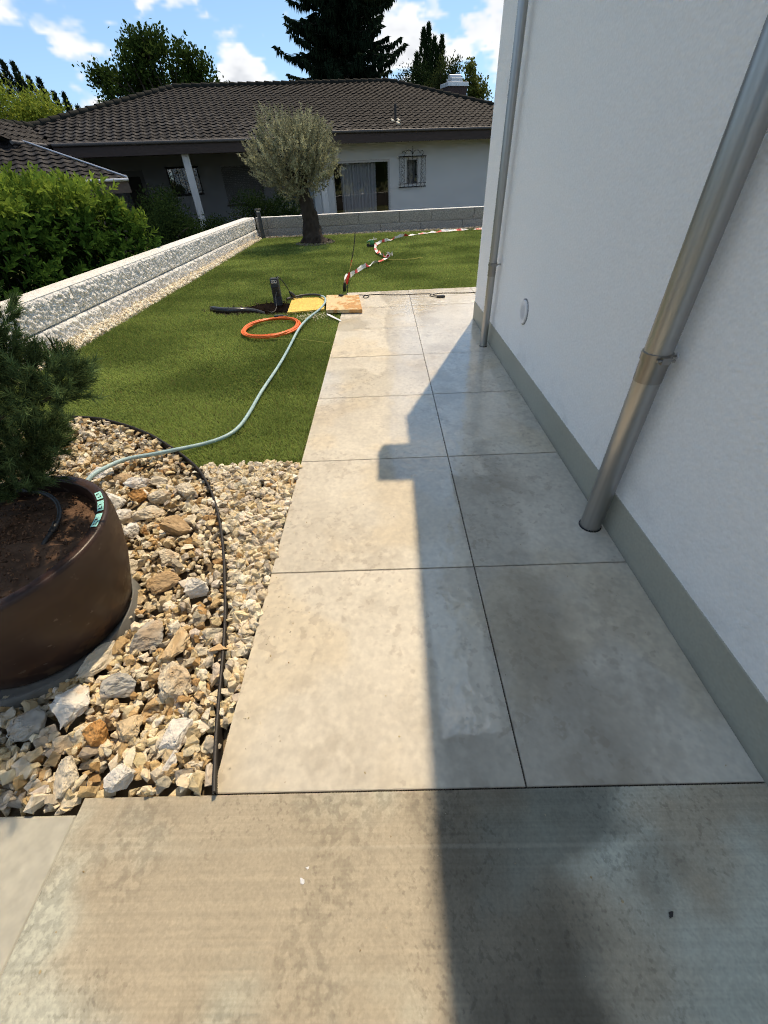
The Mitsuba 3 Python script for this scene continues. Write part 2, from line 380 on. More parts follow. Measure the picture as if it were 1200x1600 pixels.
# terrace of large format tiles on a dark joint bed
G_ = .0027
ys = [.4007, 1.3266]+[2.3266+i for i in range(6)]
obj('terrace', bx(-1.0, 4.0, .402, 7.325, -.10, -.012), 'm_joint', kind='structure')
PIPES = [(.669, 1.596, .051), (.664, 4.50, .036)]
for j in range(7):
    y0, y1 = ys[j]+G_, ys[j+1]-G_
    cols = [(-1., -G_), (G_, .737)] if y1 < 5.5 else [(-1., -G_), (G_, 1.-G_), (1.+G_, 2.-G_), (2.+G_, 3.-G_), (3.+G_, 4.-G_)]
    for ci, (x0, x1) in enumerate(cols):
        dz = rng.uniform(-.0006, .0006)
        poly = sbox(x0, y0, x1, y1)
        if j == 4 and ci > 0:
            if ci == 1:
                poly = unary_union([sbox(x0, y0, .737, 5.57), sbox(x0, 5.56, x1, y1)])
            else:
                poly = sbox(x0, 5.57, x1, y1)
        for (px, py, pr) in PIPES:
            if poly.contains(Point(px, py)):
                poly = poly.difference(Point(px, py).buffer(pr+.006, 16))
        t = prism(poly, -.02, -.0015+dz)
        lid = sheet(poly.buffer(-.0018, join_style=2), dz)
        # chamfer ring
        a = trimesh.util.concatenate([t, lid])
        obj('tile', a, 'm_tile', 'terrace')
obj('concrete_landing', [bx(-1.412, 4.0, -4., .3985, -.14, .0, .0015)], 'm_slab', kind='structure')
obj('side_path', bx(-4.2, -1.418, -4., .355, -.14, -.006, .004), 'm_side_slab', kind='structure')

# ------------------------------------------------------------------ the white house on the right
H_ = 4.83
hs = thing('white_house', 'white rendered house on the right with grey plinth and steel downpipes', 'house')
obj('wall', bx(.741, 9, -7, 5.56, .0, H_, .006), 'm_stucco', hs)
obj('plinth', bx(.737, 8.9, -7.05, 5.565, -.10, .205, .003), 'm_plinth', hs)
obj('roof_edge', prism(Polygon([(.735, 5.566), (.735, 4.8), (.715, 3.9), (.69, 2.9), (.685, -7.06), (9.06, -7.06), (9.06, 5.566)]), H_+.002, H_+.05), 'm_zinc', hs)  # unseen coping, outline skewed to shape the edge of the house shadow
for i, (cx, cy, r) in enumerate(PIPES):
    zs = [-.09, 0, .5, .9, 1.5, 2.2, 3, 3.7, 3.95]
    dp = obj('downpipe', tube(np.array([[cx, cy, z] for z in zs]), r, 40), 'm_steel', hs, smooth=50, label='thick stainless steel downpipe near the camera' if i == 0 else 'thinner steel downpipe by the far house corner')
    zb = .9 if i == 0 else .765
    rings = [lathe([(r+.0002, zb-.016), (r+.0055, zb-.015), (r+.0055, zb+.015), (r+.0002, zb+.016)], (cx, cy), 40), lathe([(r+.0002, zb-.10), (r+.0016, zb-.099), (r+.0016, zb-.013)], (cx, cy), 40)]
    pin = tube([[cx+r-.002, cy-.012, zb], [.745, cy-.012, zb]], .005, 8)
    lug = [bx(cx-.016, cx+.016, cy-r-.020, cy-r+.001, zb-.013, zb+.013), tube([[cx-.032, cy-r-.012, zb], [cx+.036, cy-r-.012, zb]], .006, 8), bx(cx+.012, cx+.02, cy-r-.018, cy-r, zb-.013, zb+.009)]
    obj('bracket', rings+[pin]+lug, 'm_clamp', dp, smooth=40)
    obj('wall_plug', tube([[.7425, cy-.012, zb], [.738, cy-.012, zb]], .012, 12), 'm_offwhite', dp)
    obj('floor_collar', lathe([(r+.001, -.02), (r+.001, .004), (r+.0052, .002), (r+.0052, -.02)], (cx, cy), 32), 'm_black', dp)
    if i == 1:
        hb = trimesh.convex.convex_hull(np.array([[x, y, z] for x, y, z in [(.375, 4.33, 4.2), (.375, 4.67, 4.2), (.739, 4.33, 4.2), (.739, 4.67, 4.2), (.375, 4.33, 4.0), (.375, 4.67, 4.0), (.739, 4.33, 4.0), (.739, 4.67, 4.0), (.62, 4.46, 3.85), (.62, 4.54, 3.85), (.70, 4.46, 3.85), (.70, 4.54, 3.85)]]))
    else:
        hb = trimesh.convex.convex_hull(np.array([[x, y, z] for x, y, z in [(.375, 1.43, 4.2), (.375, 1.77, 4.2), (.739, 1.43, 4.2), (.739, 1.77, 4.2), (.375, 1.43, 4.0), (.375, 1.77, 4.0), (.739, 1.43, 4.0), (.739, 1.77, 4.0), (.62, 1.55, 3.85), (.62, 1.65, 3.85), (.70, 1.55, 3.85), (.70, 1.65, 3.85)]]))
    obj('rainwater_head', hb, 'm_steel', dp)
vc = np.array([.741, 3.535, .577])
prof = [(0, .012), (.060, .012), (.066, .018), (.084, .017), (.088, .006), (.088, -.002)]
disc = lathe(prof, (0, 0), 40)
disc = frame(disc, vc, [0, 1, 0], [0, 0, 1], [-1, 0, 0]); disc.invert()
v = obj('vent_cover', disc, 'm_white', hs, smooth=40, label='round pale cover on the white wall')
gk = frame(lathe([(.0, .0005), (.097, .0005), (.097, .004), (.0, .004)], (0, 0), 40), vc, [0, 1, 0], [0, 0, 1], [-1, 0, 0]); gk.invert()
obj('shadow_ring', gk, 'm_shutter', v, smooth=40)  # dark ring standing in for the shadow gap round the cover
slats = []
for k in range(-4, 5):
    w = math.sqrt(max(.058**2-(k*.012)**2, 1e-6))
    slats.append(bx(vc[0]-.0185, vc[0]-.012, vc[1]-w, vc[1]+w, vc[2]+k*.012-.0032, vc[2]+k*.012+.0032))
for s_ in slats:
    obj('slat', s_, 'm_offwhite', v)
hp = [bx(.737, .742, 5.05, 5.19, 1.92, 2.06)]
obj('access_plate', bx(.7375, .7425, 5.05, 5.19, 1.92, 2.06, .001), 'm_stucco', hs)

# ------------------------------------------------------------------ garden walls of split granite blocks


def block(length, height, depth, seed, rough=.02, res=.013):
    """split-faced block: local x along, y = outwards (front face towards +y at 0), z up"""
    nx, nz = max(6, int(length/res)), max(5, int(height/res))
    xs = np.linspace(0, length, nx+1); zs = np.linspace(0, height, nz+1)
    X, Z = np.meshgrid(xs, zs, indexing='ij')
    P = np.stack([X*34+Z*16+seed*7.3, Z*30-X*8, 0*X+seed], -1)
    h = meshkit.fbm(P, 4, 3); h2 = np.abs(meshkit.fbm(np.stack([X*22+seed*3.1+Z*20, Z*12-X*9, 0*X], -1), 3, 9)-.5)*2
    e = np.minimum(np.minimum(X, length-X), np.minimum(Z, height-Z)); e = np.clip(e/.03, 0, 1)
    Y = -rough*(1-e)*.8 + rough*2.0*(h-.45)*e - rough*.8*h2*e
    V = np.stack([X, Y, Z], -1).reshape(-1, 3); k = nz+1
    i = np.arange(nx)[:, None]*k; j = np.arange(nz)[None]
    q = np.stack([i+j, i+j+1, i+k+j+1, i+k+j], -1).reshape(-1, 4)
    f = np.vstack([q[:, [0, 1, 2]], q[:, [0, 2, 3]]])
    front = trimesh.Trimesh(V, f, process=False)
    # back box: top, ends, back
    loop_t = [(nz+a*k) for a in range(nx+1)]; loop_b = [a*k for a in range(nx+1)]
    n0 = len(V); V2 = np.vstack([V, [[x, -depth, height] for x in xs], [[x, -depth, 0] for x in xs], V[loop_t], V[loop_b], [[0, -depth, z] for z in zs], [[length, -depth, z] for z in zs]])
    ft = []
    A, B = n0, n0+nx+1; Ct, Cb = B+nx+1, B+2*(nx+1); E0, E1 = Cb+nx+1, Cb+nx+1+nz+1
    for a in range(nx):
        ft += [[Ct+a, A+a, Ct+a+1], [Ct+a+1, A+a, A+a+1], [A+a, B+a, A+a+1], [A+a+1, B+a, B+a+1], [Cb+a, Cb+a+1, B+a], [Cb+a+1, B+a+1, B+a]]
    for b in range(nz):
        ft += [[b, E0+b, b+1], [b+1, E0+b, E0+b+1]]
        o = nx*k
        ft += [[o+b, o+b+1, E1+b], [o+b+1, E1+b+1, E1+b]]
    m = trimesh.Trimesh(V2, np.vstack([f, ft]), process=False)
    return m


def stone_wall(label, o, ax, ay, tops, bots, h0, h1, depth, rough, gm='m_granite'):
    w = thing('garden_wall', label, 'wall')
    sd = rng.integers(1, 90)
    for (js, z0, z1, off) in ((bots, -.10, h0, .028 if rough > .02 else .012), (tops, h0+(.014 if rough > .02 else .006), h1, 0)):
        for a, b in zip(js[:-1], js[1:]):
            gp = .022 if rough > .02 else .012
            m = block(b-a-gp, z1-z0, depth-.05-off, float(sd), rough, .013 if rough > .02 else .03); sd += 1
            m = frame(m, np.array(o)+np.array(ax)*(a+gp/2)+np.array(ay)*(off-.0)+np.array([0, 0, z0]), ax, ay, [0, 0, 1])
            if np.linalg.det(np.c_[ax, ay, [0, 0, 1]]) < 0:
                m.invert()
            obj('block', m, gm, w, smooth=32)
    dark_backing = frame(bx(tops[0]+.03, tops[-1]-.03, -depth+.04, -.085, -.1, h1-.01), o, ax, ay, [0, 0, 1])
    if np.linalg.det(np.c_[ax, ay, [0, 0, 1]]) < 0:
        dark_backing.invert()
    obj('dark_backing', dark_backing, 'm_joint', w)  # dark box added so the gaps between blocks look shaded
        # cap course sawn
    cap = bx(tops[0], tops[-1], -depth, -.022, h1+.001, h1+.007, .002)
    c2 = frame(cap, o, ax, ay, [0, 0, 1])
    if np.linalg.det(np.c_[ax, ay, [0, 0, 1]]) < 0:
        c2.invert()
    obj('sawn_top', c2, 'm_granite_top', w)
    return w


stone_wall('long low pale split granite wall along the left side of the lawn', (-4.45, 0, 0), (0, 1, 0), (1, 0, 0), [2.6, 5.90, 9.18, 12.6, 15.93], [1.9, 4.1, 6.28, 8.27, 10.3, 12.45, 15.92], .195, .515, .36, .034)
bw = np.array([1, -.0, 0.]); bw = np.array([math.cos(.012), -math.sin(.012), 0])
bn = np.array([-math.sin(.012), -math.cos(.012), 0])
stone_wall('low grey granite wall in shade across the far end of the lawn', (-4.44, 15.96, 0), bw, bn, [0, .36, 3.32, 4.62, 5.66, 7.0, 9.2, 11.2], [0, .32, 2.1, 4.0, 5.3, 6.65, 8.9, 11.2], .195, .495, .33, .012, 'm_granite_shaded')

# ------------------------------------------------------------------ loose stones


def hulls(n, lo, hi, r, npts=11):
    out = []
    for _ in range(n):
        p = rdir(npts, r)*r.uniform(.78, 1., (npts, 1))
        p *= np.array([r.uniform(.8, 1.15), r.uniform(.62, .95), r.uniform(.45, .75)])
        h = trimesh.convex.convex_hull(p)
        out.append((np.array(h.vertices), np.array(h.faces)))
    return out


def rotm(n, r, tilt):
    a = r.uniform(0, 2*np.pi, n); b = r.normal(0, tilt, n); c = r.normal(0, tilt, n)
    z = np.zeros((n, 3, 3)); ca, sa, cb, sb, cc, sc = np.cos(a), np.sin(a), np.cos(b), np.sin(b), np.cos(c), np.sin(c)
    Rz = np.stack([np.stack([ca, -sa, 0*a], -1), np.stack([sa, ca, 0*a], -1), np.stack([0*a, 0*a, 1+0*a], -1)], 1)
    Rx = np.stack([np.stack([1+0*a, 0*a, 0*a], -1), np.stack([0*a, cb, -sb], -1), np.stack([0*a, sb, cb], -1)], 1)
    Ry = np.stack([np.stack([cc, 0*a, sc], -1), np.stack([0*a, 1+0*a, 0*a], -1), np.stack([-sc, 0*a, cc], -1)], 1)
    return Rz @ Rx @ Ry


def scatter_stones(pos, size, protos, cols, r, tilt=.5):
    n = len(pos); M = rotm(n, r, tilt)*size[:, None, None]; pick = r.integers(0, len(protos), n)
    V, Fc, Cc, base = [], [], [], 0
    for k, (v, f) in enumerate(protos):
        s = np.where(pick == k)[0]
        if not len(s):
            continue
        vv = np.einsum('nij,kj->nki', M[s], v)+pos[s, None]
        V.append(vv.reshape(-1, 3)); Fc.append((f[None]+(np.arange(len(s))*len(v))[:, None, None]+base).reshape(-1, 3))
        Cc.append(np.repeat(cols[s], len(v), 0)); base += len(s)*len(v)
    V, Fc, Cc = np.vstack(V), np.vstack(Fc), np.vstack(Cc)
    # flat faces with their own vertices
    return trimesh.Trimesh(V, Fc, process=False), Cc


PAL = np.array([(.62, .53, .36), (.56, .45, .27), (.64, .57, .43), (.46, .33, .17), (.50, .44, .34), (.40, .25, .11), (.68, .62, .50), (.36, .31, .24)])


def palcols(n, w, r):
    c = PAL[r.choice(len(PAL), n, p=np.array(w)/sum(w))]
    return np.clip(c*r.uniform(.78, 1.14, (n, 1))*(1+r.normal(0, .012, (n, 3))), .02, .85)


r2 = np.random.default_rng(21)
protos = hulls(40, .5, 1, r2)
edge_poly = Polygon([tuple(q) for q in edge_line]+[(-4.2, -1), (-1.0, -1)])
left_bed = bed.intersection(edge_poly).buffer(-.012)
right_bed = bed.difference(edge_poly).buffer(-.02)
potc = Point(-1.95, 1.085)
left_bed = left_bed.difference(potc.buffer(.36)).difference(sbox(-4.3, -2, -1.4, .368))
big = []  # filled below: (x, y, w, l, kind, label)
STONES = [
    (-1.451, .970, .135, .175, 'grey', 'flat grey stone leaning upright beside the ochre stone, right of the pot'),
    (-1.322, .935, .130, .17, 'ochre', 'large ochre stone in front of the flat grey one, right of the pot'),
    (-1.610, .872, .115, .21, 'cream', 'tall cream stone half in shade leaning against the pot saucer'),
    (-1.469, .753, .175, .12, 'grey', 'long light grey stone lying below the flat grey stone'),
    (-1.261, .768, .155, .155, 'cream', 'biggest rounded cream stone near the black edging'),
    (-1.613, .684, .14, .17, 'white', 'large cream white stone below the pot, at the edge of its shadow'),
    (-1.461, .591, .12, .11, 'rust', 'rust orange stone with a dark side, left of a cream orange stone'),
    (-1.356, .601, .125, .11, 'ochre', 'pointed cream orange stone touching the rust orange stone'),
    (-1.176, .589, .092, .16, 'white', 'upright white stone close to the black edging'),
    (-1.724, .618, .14, .14, 'grey', 'broad grey stone lying in the shadow under the pot'),
    (-1.572, .556, .085, .07, 'cream', 'small rounded cream stone between the shade and the concrete'),
    (-1.490, .462, .10, .15, 'cream', 'long cream stone close to the concrete corner'),
    (-1.314, .450, .105, .095, 'white', 'white stone with an ochre spot touching the concrete edge'),
    (-1.176, .500, .065, .085, 'white', 'small white stone just below the upright white one'),
    (-2.338, 2.245, .17, .12, 'white', 'pale stone behind the pot rim, left of the hose end'),
    (-2.090, 1.925, .18, .14, 'white', 'bright white stone behind the pot rim under the hose'),
    (-1.965, 1.985, .12, .11, 'rust', 'orange brown stone between white stones behind the pot'),
    (-2.036, 2.123, .20, .10, 'white', 'wide white wedge stone under the hose'),
    (-2.150, 2.172, .13, .11, 'brown', 'brown stone below the hose beside the white wedge'),
    (-1.900, 2.136, .13, .09, 'cream', 'cream stone right of the white wedge stone'),
    (-1.813, 1.951, .18, .12, 'cream', 'broad cream stone in the upper group right of the orange brown one'),
    (-1.669, 2.010, .17, .12, 'cream', 'cream block nearest the curve of the black edging'),
    (-1.972, 1.797, .11, .10, 'white', 'small white stone at the pot, above the round white one'),
    (-1.822, 1.800, .20, .12, 'cream', 'long cream stone with a brown shaded end in the upper group'),
    (-1.851, 1.655, .125, .115, 'white', 'round white stone beside the pot rim sticker'),
    (-1.600, 1.677, .20, .15, 'brown', 'large brown stone in the middle of the gravel'),
    (-1.566, 1.445, .15, .10, 'cream', 'flat cream stone below the large brown stone'),
    (-1.478, 1.798, .13, .09, 'cream', 'small cream stone left of the black edging bend'),
    (-2.124, 2.488, .13, .09, 'rust', 'orange stone alone near the lawn above the hose'),
    (-1.511, 1.273, .17, .13, 'brown', 'rough brown stone right of the pot above the flat grey one'),
    (-1.329, 1.234, .13, .13, 'white', 'crumbly white stone beside the black edging'),
    (-1.735, 1.399, .08, .10, 'cream', 'small cream stone pressed against the right side of the pot'),
]
STC = dict(grey=(.42, .41, .37), ochre=(.60, .47, .29), cream=(.62, .55, .42), white=(.70, .67, .60), rust=(.46, .25, .09), brown=(.46, .33, .19))


def big_stone(w, l, col, r):
    m = trimesh.convex.convex_hull(rdir(17, r)*r.uniform(.86, 1, (17, 1)))
    m = m.subdivide_to_size(.22)
    v = np.array(m.vertices); sd = r.uniform(0, 50)
    n1 = meshkit.fbm(v*1.6+sd, 4, 2)-.5; n2 = meshkit.fbm(v*5+sd, 3, 5)-.5
    n3 = np.abs(meshkit.fbm(v*3.1+sd+4, 3, 7)-.5)
    v = v*(1+.30*n1+.22*n2-.22*np.clip(.08-n3, 0, 1)/.08*.5)[:, None]
    # split planes give flat broken faces
    for _ in range(3):
        d = rdir(1, r)[0]; h = v@d; c = r.uniform(.62, .82)
        v = v-np.clip(h-c, 0, None)[:, None]*d*.9
    v = v*np.array([w/2, l/2, min(w, l)*.42])*1.06
    t = meshkit.fbm(v*22+sd, 3, 8)[:, None]
    c = np.array(col)*(.82+.36*t); o = np.clip((meshkit.fbm(v*14+sd+9, 3, 4)-.54)*5, 0, 1)[:, None]
    c = c*(1-o*.5)+np.array([.50, .31, .13])*o*.5
    c = c*(.72+.5*meshkit.fbm(v*60+sd, 2, 3))[:, None]
    return trimesh.Trimesh(v, m.faces, process=False), c


r3 = np.random.default_rng(5)
for (x, y, w, l, kd, lb) in STONES:
    m, c = big_stone(w, l, STC[kd], r3)
    th = r3.normal(0, .3); R_ = trimesh.transformations.euler_matrix(r3.normal(0, .15), r3.normal(0, .15), th)
    m.apply_transform(R_); m.apply_translation([x, y, min(w, l)*.24-.008])
    obj('stone', m, 'm_stone', smooth=28, color=None) if False else None
    key = numbered('stone'); v_, f_ = np.array(m.vertices), np.array(m.faces)
    fl = trimesh.Trimesh(v_[f_].reshape(-1, 3), np.arange(len(f_)*3).reshape(-1, 3), process=False)
    scene[key] = mikit.ply(fl, 'm_stone', smooth=False, color=c[f_].reshape(-1, 3))
    lab(key, lb, 'stone', None)


def gravel(name, poly, n, smin, smax, w, label, z0, zr, r, cat='gravel', avoid=True, pale=1., extra=None):
    q = pt_in(poly, n, r)
    if extra:
        q = np.vstack([q, pt_in(poly.buffer(-.025).intersection(extra[0]), extra[1], r)]); n = len(q)
    s = r.uniform(smin, smax, n)*r.choice([.7, 1, 1, 1.3], n)
    z = z0+r.uniform(0, zr, n)
    if avoid:
        ok = np.ones(n, bool)
        for (x, y, ww, l, kd, lb) in STONES:
            ok &= ~((((q[:, 0]-x)/(ww*.40))**2+((q[:, 1]-y)/(l*.40))**2) < 1)
        q, s, z = q[ok], s[ok], z[ok]
    c = palcols(len(q), w, r)*pale
    m, c = scatter_stones(np.c_[q, z], s, protos, c, r, .55)
    v_, f_ = np.array(m.vertices), np.array(m.faces)
    key = numbered(name)
    fl = trimesh.Trimesh(v_[f_].reshape(-1, 3), np.arange(len(f_)*3).reshape(-1, 3), process=False)
    scene[key] = mikit.ply(fl, 'm_stone', smooth=False, color=np.clip(c[f_].reshape(-1, 3)*np.repeat(r.uniform(.9, 1.1, (len(f_), 1)), 3, 0), .02, .9))
    lab(key, label, cat, kind='stuff')


gravel('gravel', left_bed.intersection(sbox(-3.4, .3, 0, 3.2)), 6600, .019, .038, (4, 5, 3, 3.2, 2, 1.6, 2, 1.4), 'mixed cream and brown broken gravel around the brown pot', -.040, .056, r2, pale=1.07, extra=(sbox(-1.9, .3, -1., 1.0), 700))
gravel('gravel', right_bed.buffer(.012), 2500, .021, .040, (6, 4, 5, 1, 3, .3, 3, 1), 'paler even gravel between the black edging and the terrace', -.034, .045, r2, pale=1.09)
gravel('pebbles', Polygon([(-4.46, 3.2), (-4.16, 3.2), (-4.17, 8.9), (-4.22, 15.45), (-4.46, 15.9)]), 8000, .018, .036, (1, 0, 3, 0, 1, 0, 8, 0), 'white pebble strip at the foot of the left granite wall', -.03, .05, r2, cat='pebbles', avoid=False, pale=1.28)
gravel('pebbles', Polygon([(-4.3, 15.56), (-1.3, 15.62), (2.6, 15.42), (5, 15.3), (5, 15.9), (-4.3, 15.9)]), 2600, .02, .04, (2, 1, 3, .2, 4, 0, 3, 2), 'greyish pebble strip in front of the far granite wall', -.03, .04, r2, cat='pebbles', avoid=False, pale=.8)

# black plastic edging
el = np.array(edge_line)
dens = spline([(x, y, 0) for x, y in edge_pts], 260)
off = []
for z in (-.05, .024):
    off.append(np.c_[dens[:, :2], np.full(len(dens), z)])
tg = unit(np.gradient(dens[:, :2], axis=0)); nr = np.c_[-tg[:, 1], tg[:, 0]]*.0035
wob = (meshkit.fbm(np.c_[dens[:, :2]*5, np.zeros(len(dens))], 3, 3)-.5)*.012
A = np.c_[dens[:, :2]+nr, np.full(len(dens), -.05)]; B = np.c_[dens[:, :2]+nr, .024+wob]; Cq = np.c_[dens[:, :2]-nr, .024+wob]; D = np.c_[dens[:, :2]-nr, np.full(len(dens), -.05)]
n_ = len(dens); V = np.vstack([A, B, Cq, D]); i = np.arange(n_-1); Q = []
for k in range(3):
    Q.append(np.stack([k*n_+i, k*n_+i+1, (k+1)*n_+i+1, (k+1)*n_+i], 1))
Q = np.vstack(Q)
ed = trimesh.Trimesh(V, np.vstack([Q[:, [0, 1, 2]], Q[:, [0, 2, 3]]]), process=False)
bead = tube(np.c_[dens[:, :2], .024+wob], .0065, 8)
obj('lawn_edging', [ed, bead], 'm_edging', label='thin black plastic edging strip curving between gravel and lawn', cat='edging', smooth=40)

# ------------------------------------------------------------------ grass
rg = np.random.default_rng(3)


def blades(q, h, w, zb, seg):
    n = len(q); a = rg.uniform(0, 2*np.pi, n); lean = rg.uniform(.1, 1.0, n)
    b = np.c_[q, np.full(n, zb)]; d = np.c_[np.cos(a)*lean, np.sin(a)*lean, np.ones(n)]; d = unit(d)*h[:, None]
    s = np.c_[-np.sin(a), np.cos(a), 0*a]*(w[:, None]/2)
    pt = meshkit.fbm(np.c_[q*1.3, np.zeros(n)], 4, 4); pn = meshkit.fbm(np.c_[q[:, 0]*.6, q[:, 1]*2.4, np.zeros(n)], 3, 14)
    t = np.clip(rg.normal(.5, .27, n)+1.9*(pt-.5)+1.0*(pn-.5), 0, 1)[:, None]
    c = (1-t)*np.array([.145, .205, .052])+t*np.array([.36, .45, .125])
    dry = (rg.uniform(size=n) < .04+.22*np.clip(pt-.55, 0, 1))[:, None]
    c = np.where(dry, np.array([.24, .20, .09]), c)
    if seg == 1:
        V = np.stack([b-s, b+s, b+d], 1).reshape(-1, 3); f = np.arange(3*n).reshape(-1, 3); return V, f, np.repeat(c, 3, 0)
    m = b+d*.55; tip = b+d*np.array([1.25, 1.25, .86])
    V = np.stack([b-s, b+s, m-s*.75, m+s*.75, tip], 1).reshape(-1, 3); i = np.arange(n)[:, None]*5
    f = np.concatenate([i+[[0, 1, 3]], i+[[0, 3, 2]], i+[[2, 3, 4]]], 0)
    return V, f, np.repeat(c, 5, 0)


GP = LAWN.difference(PIT.buffer(.015)).buffer(-.006)
VV, FF, CC, base = [], [], [], 0
for (ya, yb, dn, hh, ww, seg) in ((2.2, 3.3, 17000, .040, .0042, 2), (3.3, 4.8, 11000, .038, .0058, 2), (4.8, 8., 7500, .036, .007, 1), (8., 11.5, 4600, .036, .010, 1), (11.5, 15.7, 3000, .038, .014, 1)):
    g = GP.intersection(sbox(-4.3, ya, 3.2, yb))
    q = pt_in(g, int(g.area*dn), rg); n = len(q)
    V, f, c = blades(q, rg.uniform(.4, 1.0, n)**.8*1.35*hh*(.7+.6*meshkit.fbm(np.c_[q*3.1, np.zeros(n)], 3, 44)), ww*rg.uniform(.7, 1.3, n), -.021, seg)
    VV.append(V); FF.append(f+base); CC.append(c); base += len(V)
key = 'grass'
scene[key] = mikit.ply(trimesh.Trimesh(np.vstack(VV), np.vstack(FF), process=False), 'm_grass', smooth=False, color=np.vstack(CC))
lab(key, 'freshly laid short green lawn grass', 'grass', kind='stuff')

# ------------------------------------------------------------------ pot, saucer, pine
PC = (-1.955, 1.095)
pt = thing('plant_pot', 'large round glazed brown pot filled with soil at the left edge', 'pot')
obj('body', lathe([(.29, .008), (.338, .018), (.372, .12), (.405, .22), (.432, .34), (.442, .43), (.442, .475), (.438, .488), (.428, .493), (.400, .492), (.393, .486), (.392, .44), (.39, .36)], PC, 120), 'm_pot', pt, smooth=50)
a = np.linspace(0, 2*np.pi, 90, endpoint=False); rr = np.linspace(0, .393, 26)
X = PC[0]+rr[:, None]*np.cos(a); Y = PC[1]+rr[:, None]*np.sin(a)
Z = .425+.05*(meshkit.fbm(np.stack([X*11, Y*11, 0*X], -1), 5, 2)-.5)+.03*(1-(rr[:, None]/.393)**2)
soil = lathe(np.c_[rr, 0*rr], PC, 90); soil.vertices = np.stack([X, Y, Z], -1).reshape(-1, 3)
obj('soil', soil, 'm_soil', pt, smooth=True)
rs = np.random.default_rng(9)
q = PC+np.c_[rs.normal(0, .2, (1500, 2))]; q = q[np.hypot(q[:, 0]-PC[0], q[:, 1]-PC[1]) < .38]
mm, cc = scatter_stones(np.c_[q, np.full(len(q), .435)+.03*(1-(np.hypot(q[:, 0]-PC[0], q[:, 1]-PC[1])/.393)**2)], rs.uniform(.003, .010, len(q)), protos, np.array([[.10, .055, .032]])*rs.uniform(.4, 2., (len(q), 1)), rs, 1.)
obj('bark_mulch', mm, 'm_vc', pt, color=cc, kind='stuff')
for k, (a0, a1) in enumerate([(.60, .75), (.385, .565), (.14, .34)][:3]):
    seg = []
    for t in np.linspace(a0, a1, 7):
        seg.append([(PC[0]+math.cos(t)*r_, PC[1]+math.sin(t)*r_, .4955+(.0012 if 1 else 0)) for r_ in (.403, .4265)])
    V = np.array(seg).reshape(-1, 3); f = []
    for i_ in range(6):
        f += [[2*i_, 2*i_+1, 2*i_+3], [2*i_, 2*i_+3, 2*i_+2]]
    st = obj('sticker', trimesh.Trimesh(V, f, process=False), 'm_sticker', pt, label='turquoise sticker with dark marks on the rim')
    mk = []
    for (ta, tb, ra, rb) in ((a0+.03, a0+.045, .408, .421), (a0+.03, a0+.08, .418, .4205), (a0+.10, a0+.115, .407, .418), (a0+.075, a0+.115, .407, .4095)):
        V = np.array([(PC[0]+math.cos(t)*r_, PC[1]+math.sin(t)*r_, .4975) for t in (ta, tb) for r_ in (ra, rb)])
        mk.append(trimesh.Trimesh(V, [[0, 1, 3], [0, 3, 2]], process=False))
    obj('mark', mk, 'm_black', st)
obj('plant_saucer', lathe([(.0, .002), (.345, .002), (.352, .035), (.360, .036), (.368, .008), (.372, -.03)], (-1.945, 1.06), 100), 'm_saucer', smooth=40, label='grey round saucer under the brown pot', cat='saucer')
hp = spline([(-2.32, 1.36, .47), (-2.1, 1.42, .485), (-1.9, 1.40, .482), (-1.78, 1.30, .475), (-1.735, 1.19, .468), (-1.74, 1.13, .455), (-1.75, 1.09, .43)], 50)
k_ = thing('irrigation_tube', 'short black irrigation tube lying on the soil in the pot', 'tube')
obj('tube', tube(hp, .0085, 10), 'm_rubber', k_, smooth=40)
obj('coupling', tube(spline([(-1.742, 1.215, .470), (-1.736, 1.19, .468), (-1.736, 1.165, .463)], 8), .0125, 12), 'm_black', k_, smooth=40)

pine = thing('pine_shrub', 'dense dark green needled pine growing in the brown pot', 'shrub')
rp = np.random.default_rng(12)
trunk_p = spline([(-2.06, 1.12, .42), (-2.10, 1.16, .62), (-2.02, 1.22, .85), (-2.12, 1.25, 1.1), (-2.1, 1.2, 1.4), (-1.95, 1.3, 1.8), (-1.78, 1.55, 2.15), (-1.65, 1.75, 2.38)], 36)
obj('trunk', tube(trunk_p, np.linspace(.04, .012, 36), 10), 'm_bark', pine, smooth=50)
pads = [((-1.63, 1.38, .96), (.16, .17, .080), 230), ((-1.79, 1.36, 1.06), (.15, .19, .09), 180), ((-1.90, 1.44, .70), (.16, .16, .08), 210), ((-2.02, 1.52, .64), (.2, .18, .08), 140), ((-1.88, 1.40, .90), (.2, .18, .10), 100), ((-1.78, 1.5, 1.17), (.09, .12, .05), 40), ((-1.93, 1.34, .60), (.13, .12, .06), 170), ((-2.15, 1.1, 1.4), (.25, .25, .1), 70), ((-2.4, 1.2, 1.05), (.25, .2, .1), 60), ((-2.3, .9, .85), (.25, .2, .08), 60), ((-1.40, 1.84, 2.42), (.31, .36, .12), 420), ((-1.74, 1.86, 2.42), (.30, .34, .12), 260), ((-1.60, 1.25, 2.0), (.16, .16, .08), 60), ((-2.62, .95, 1.65), (.36, .4, .2), 300), ((-2.65, .45, 1.15), (.36, .36, .2), 300), ((-2.55, .2, 1.6), (.36, .36, .2), 240)]
br, NV, NF, NC, nb = [], [], [], [], 0
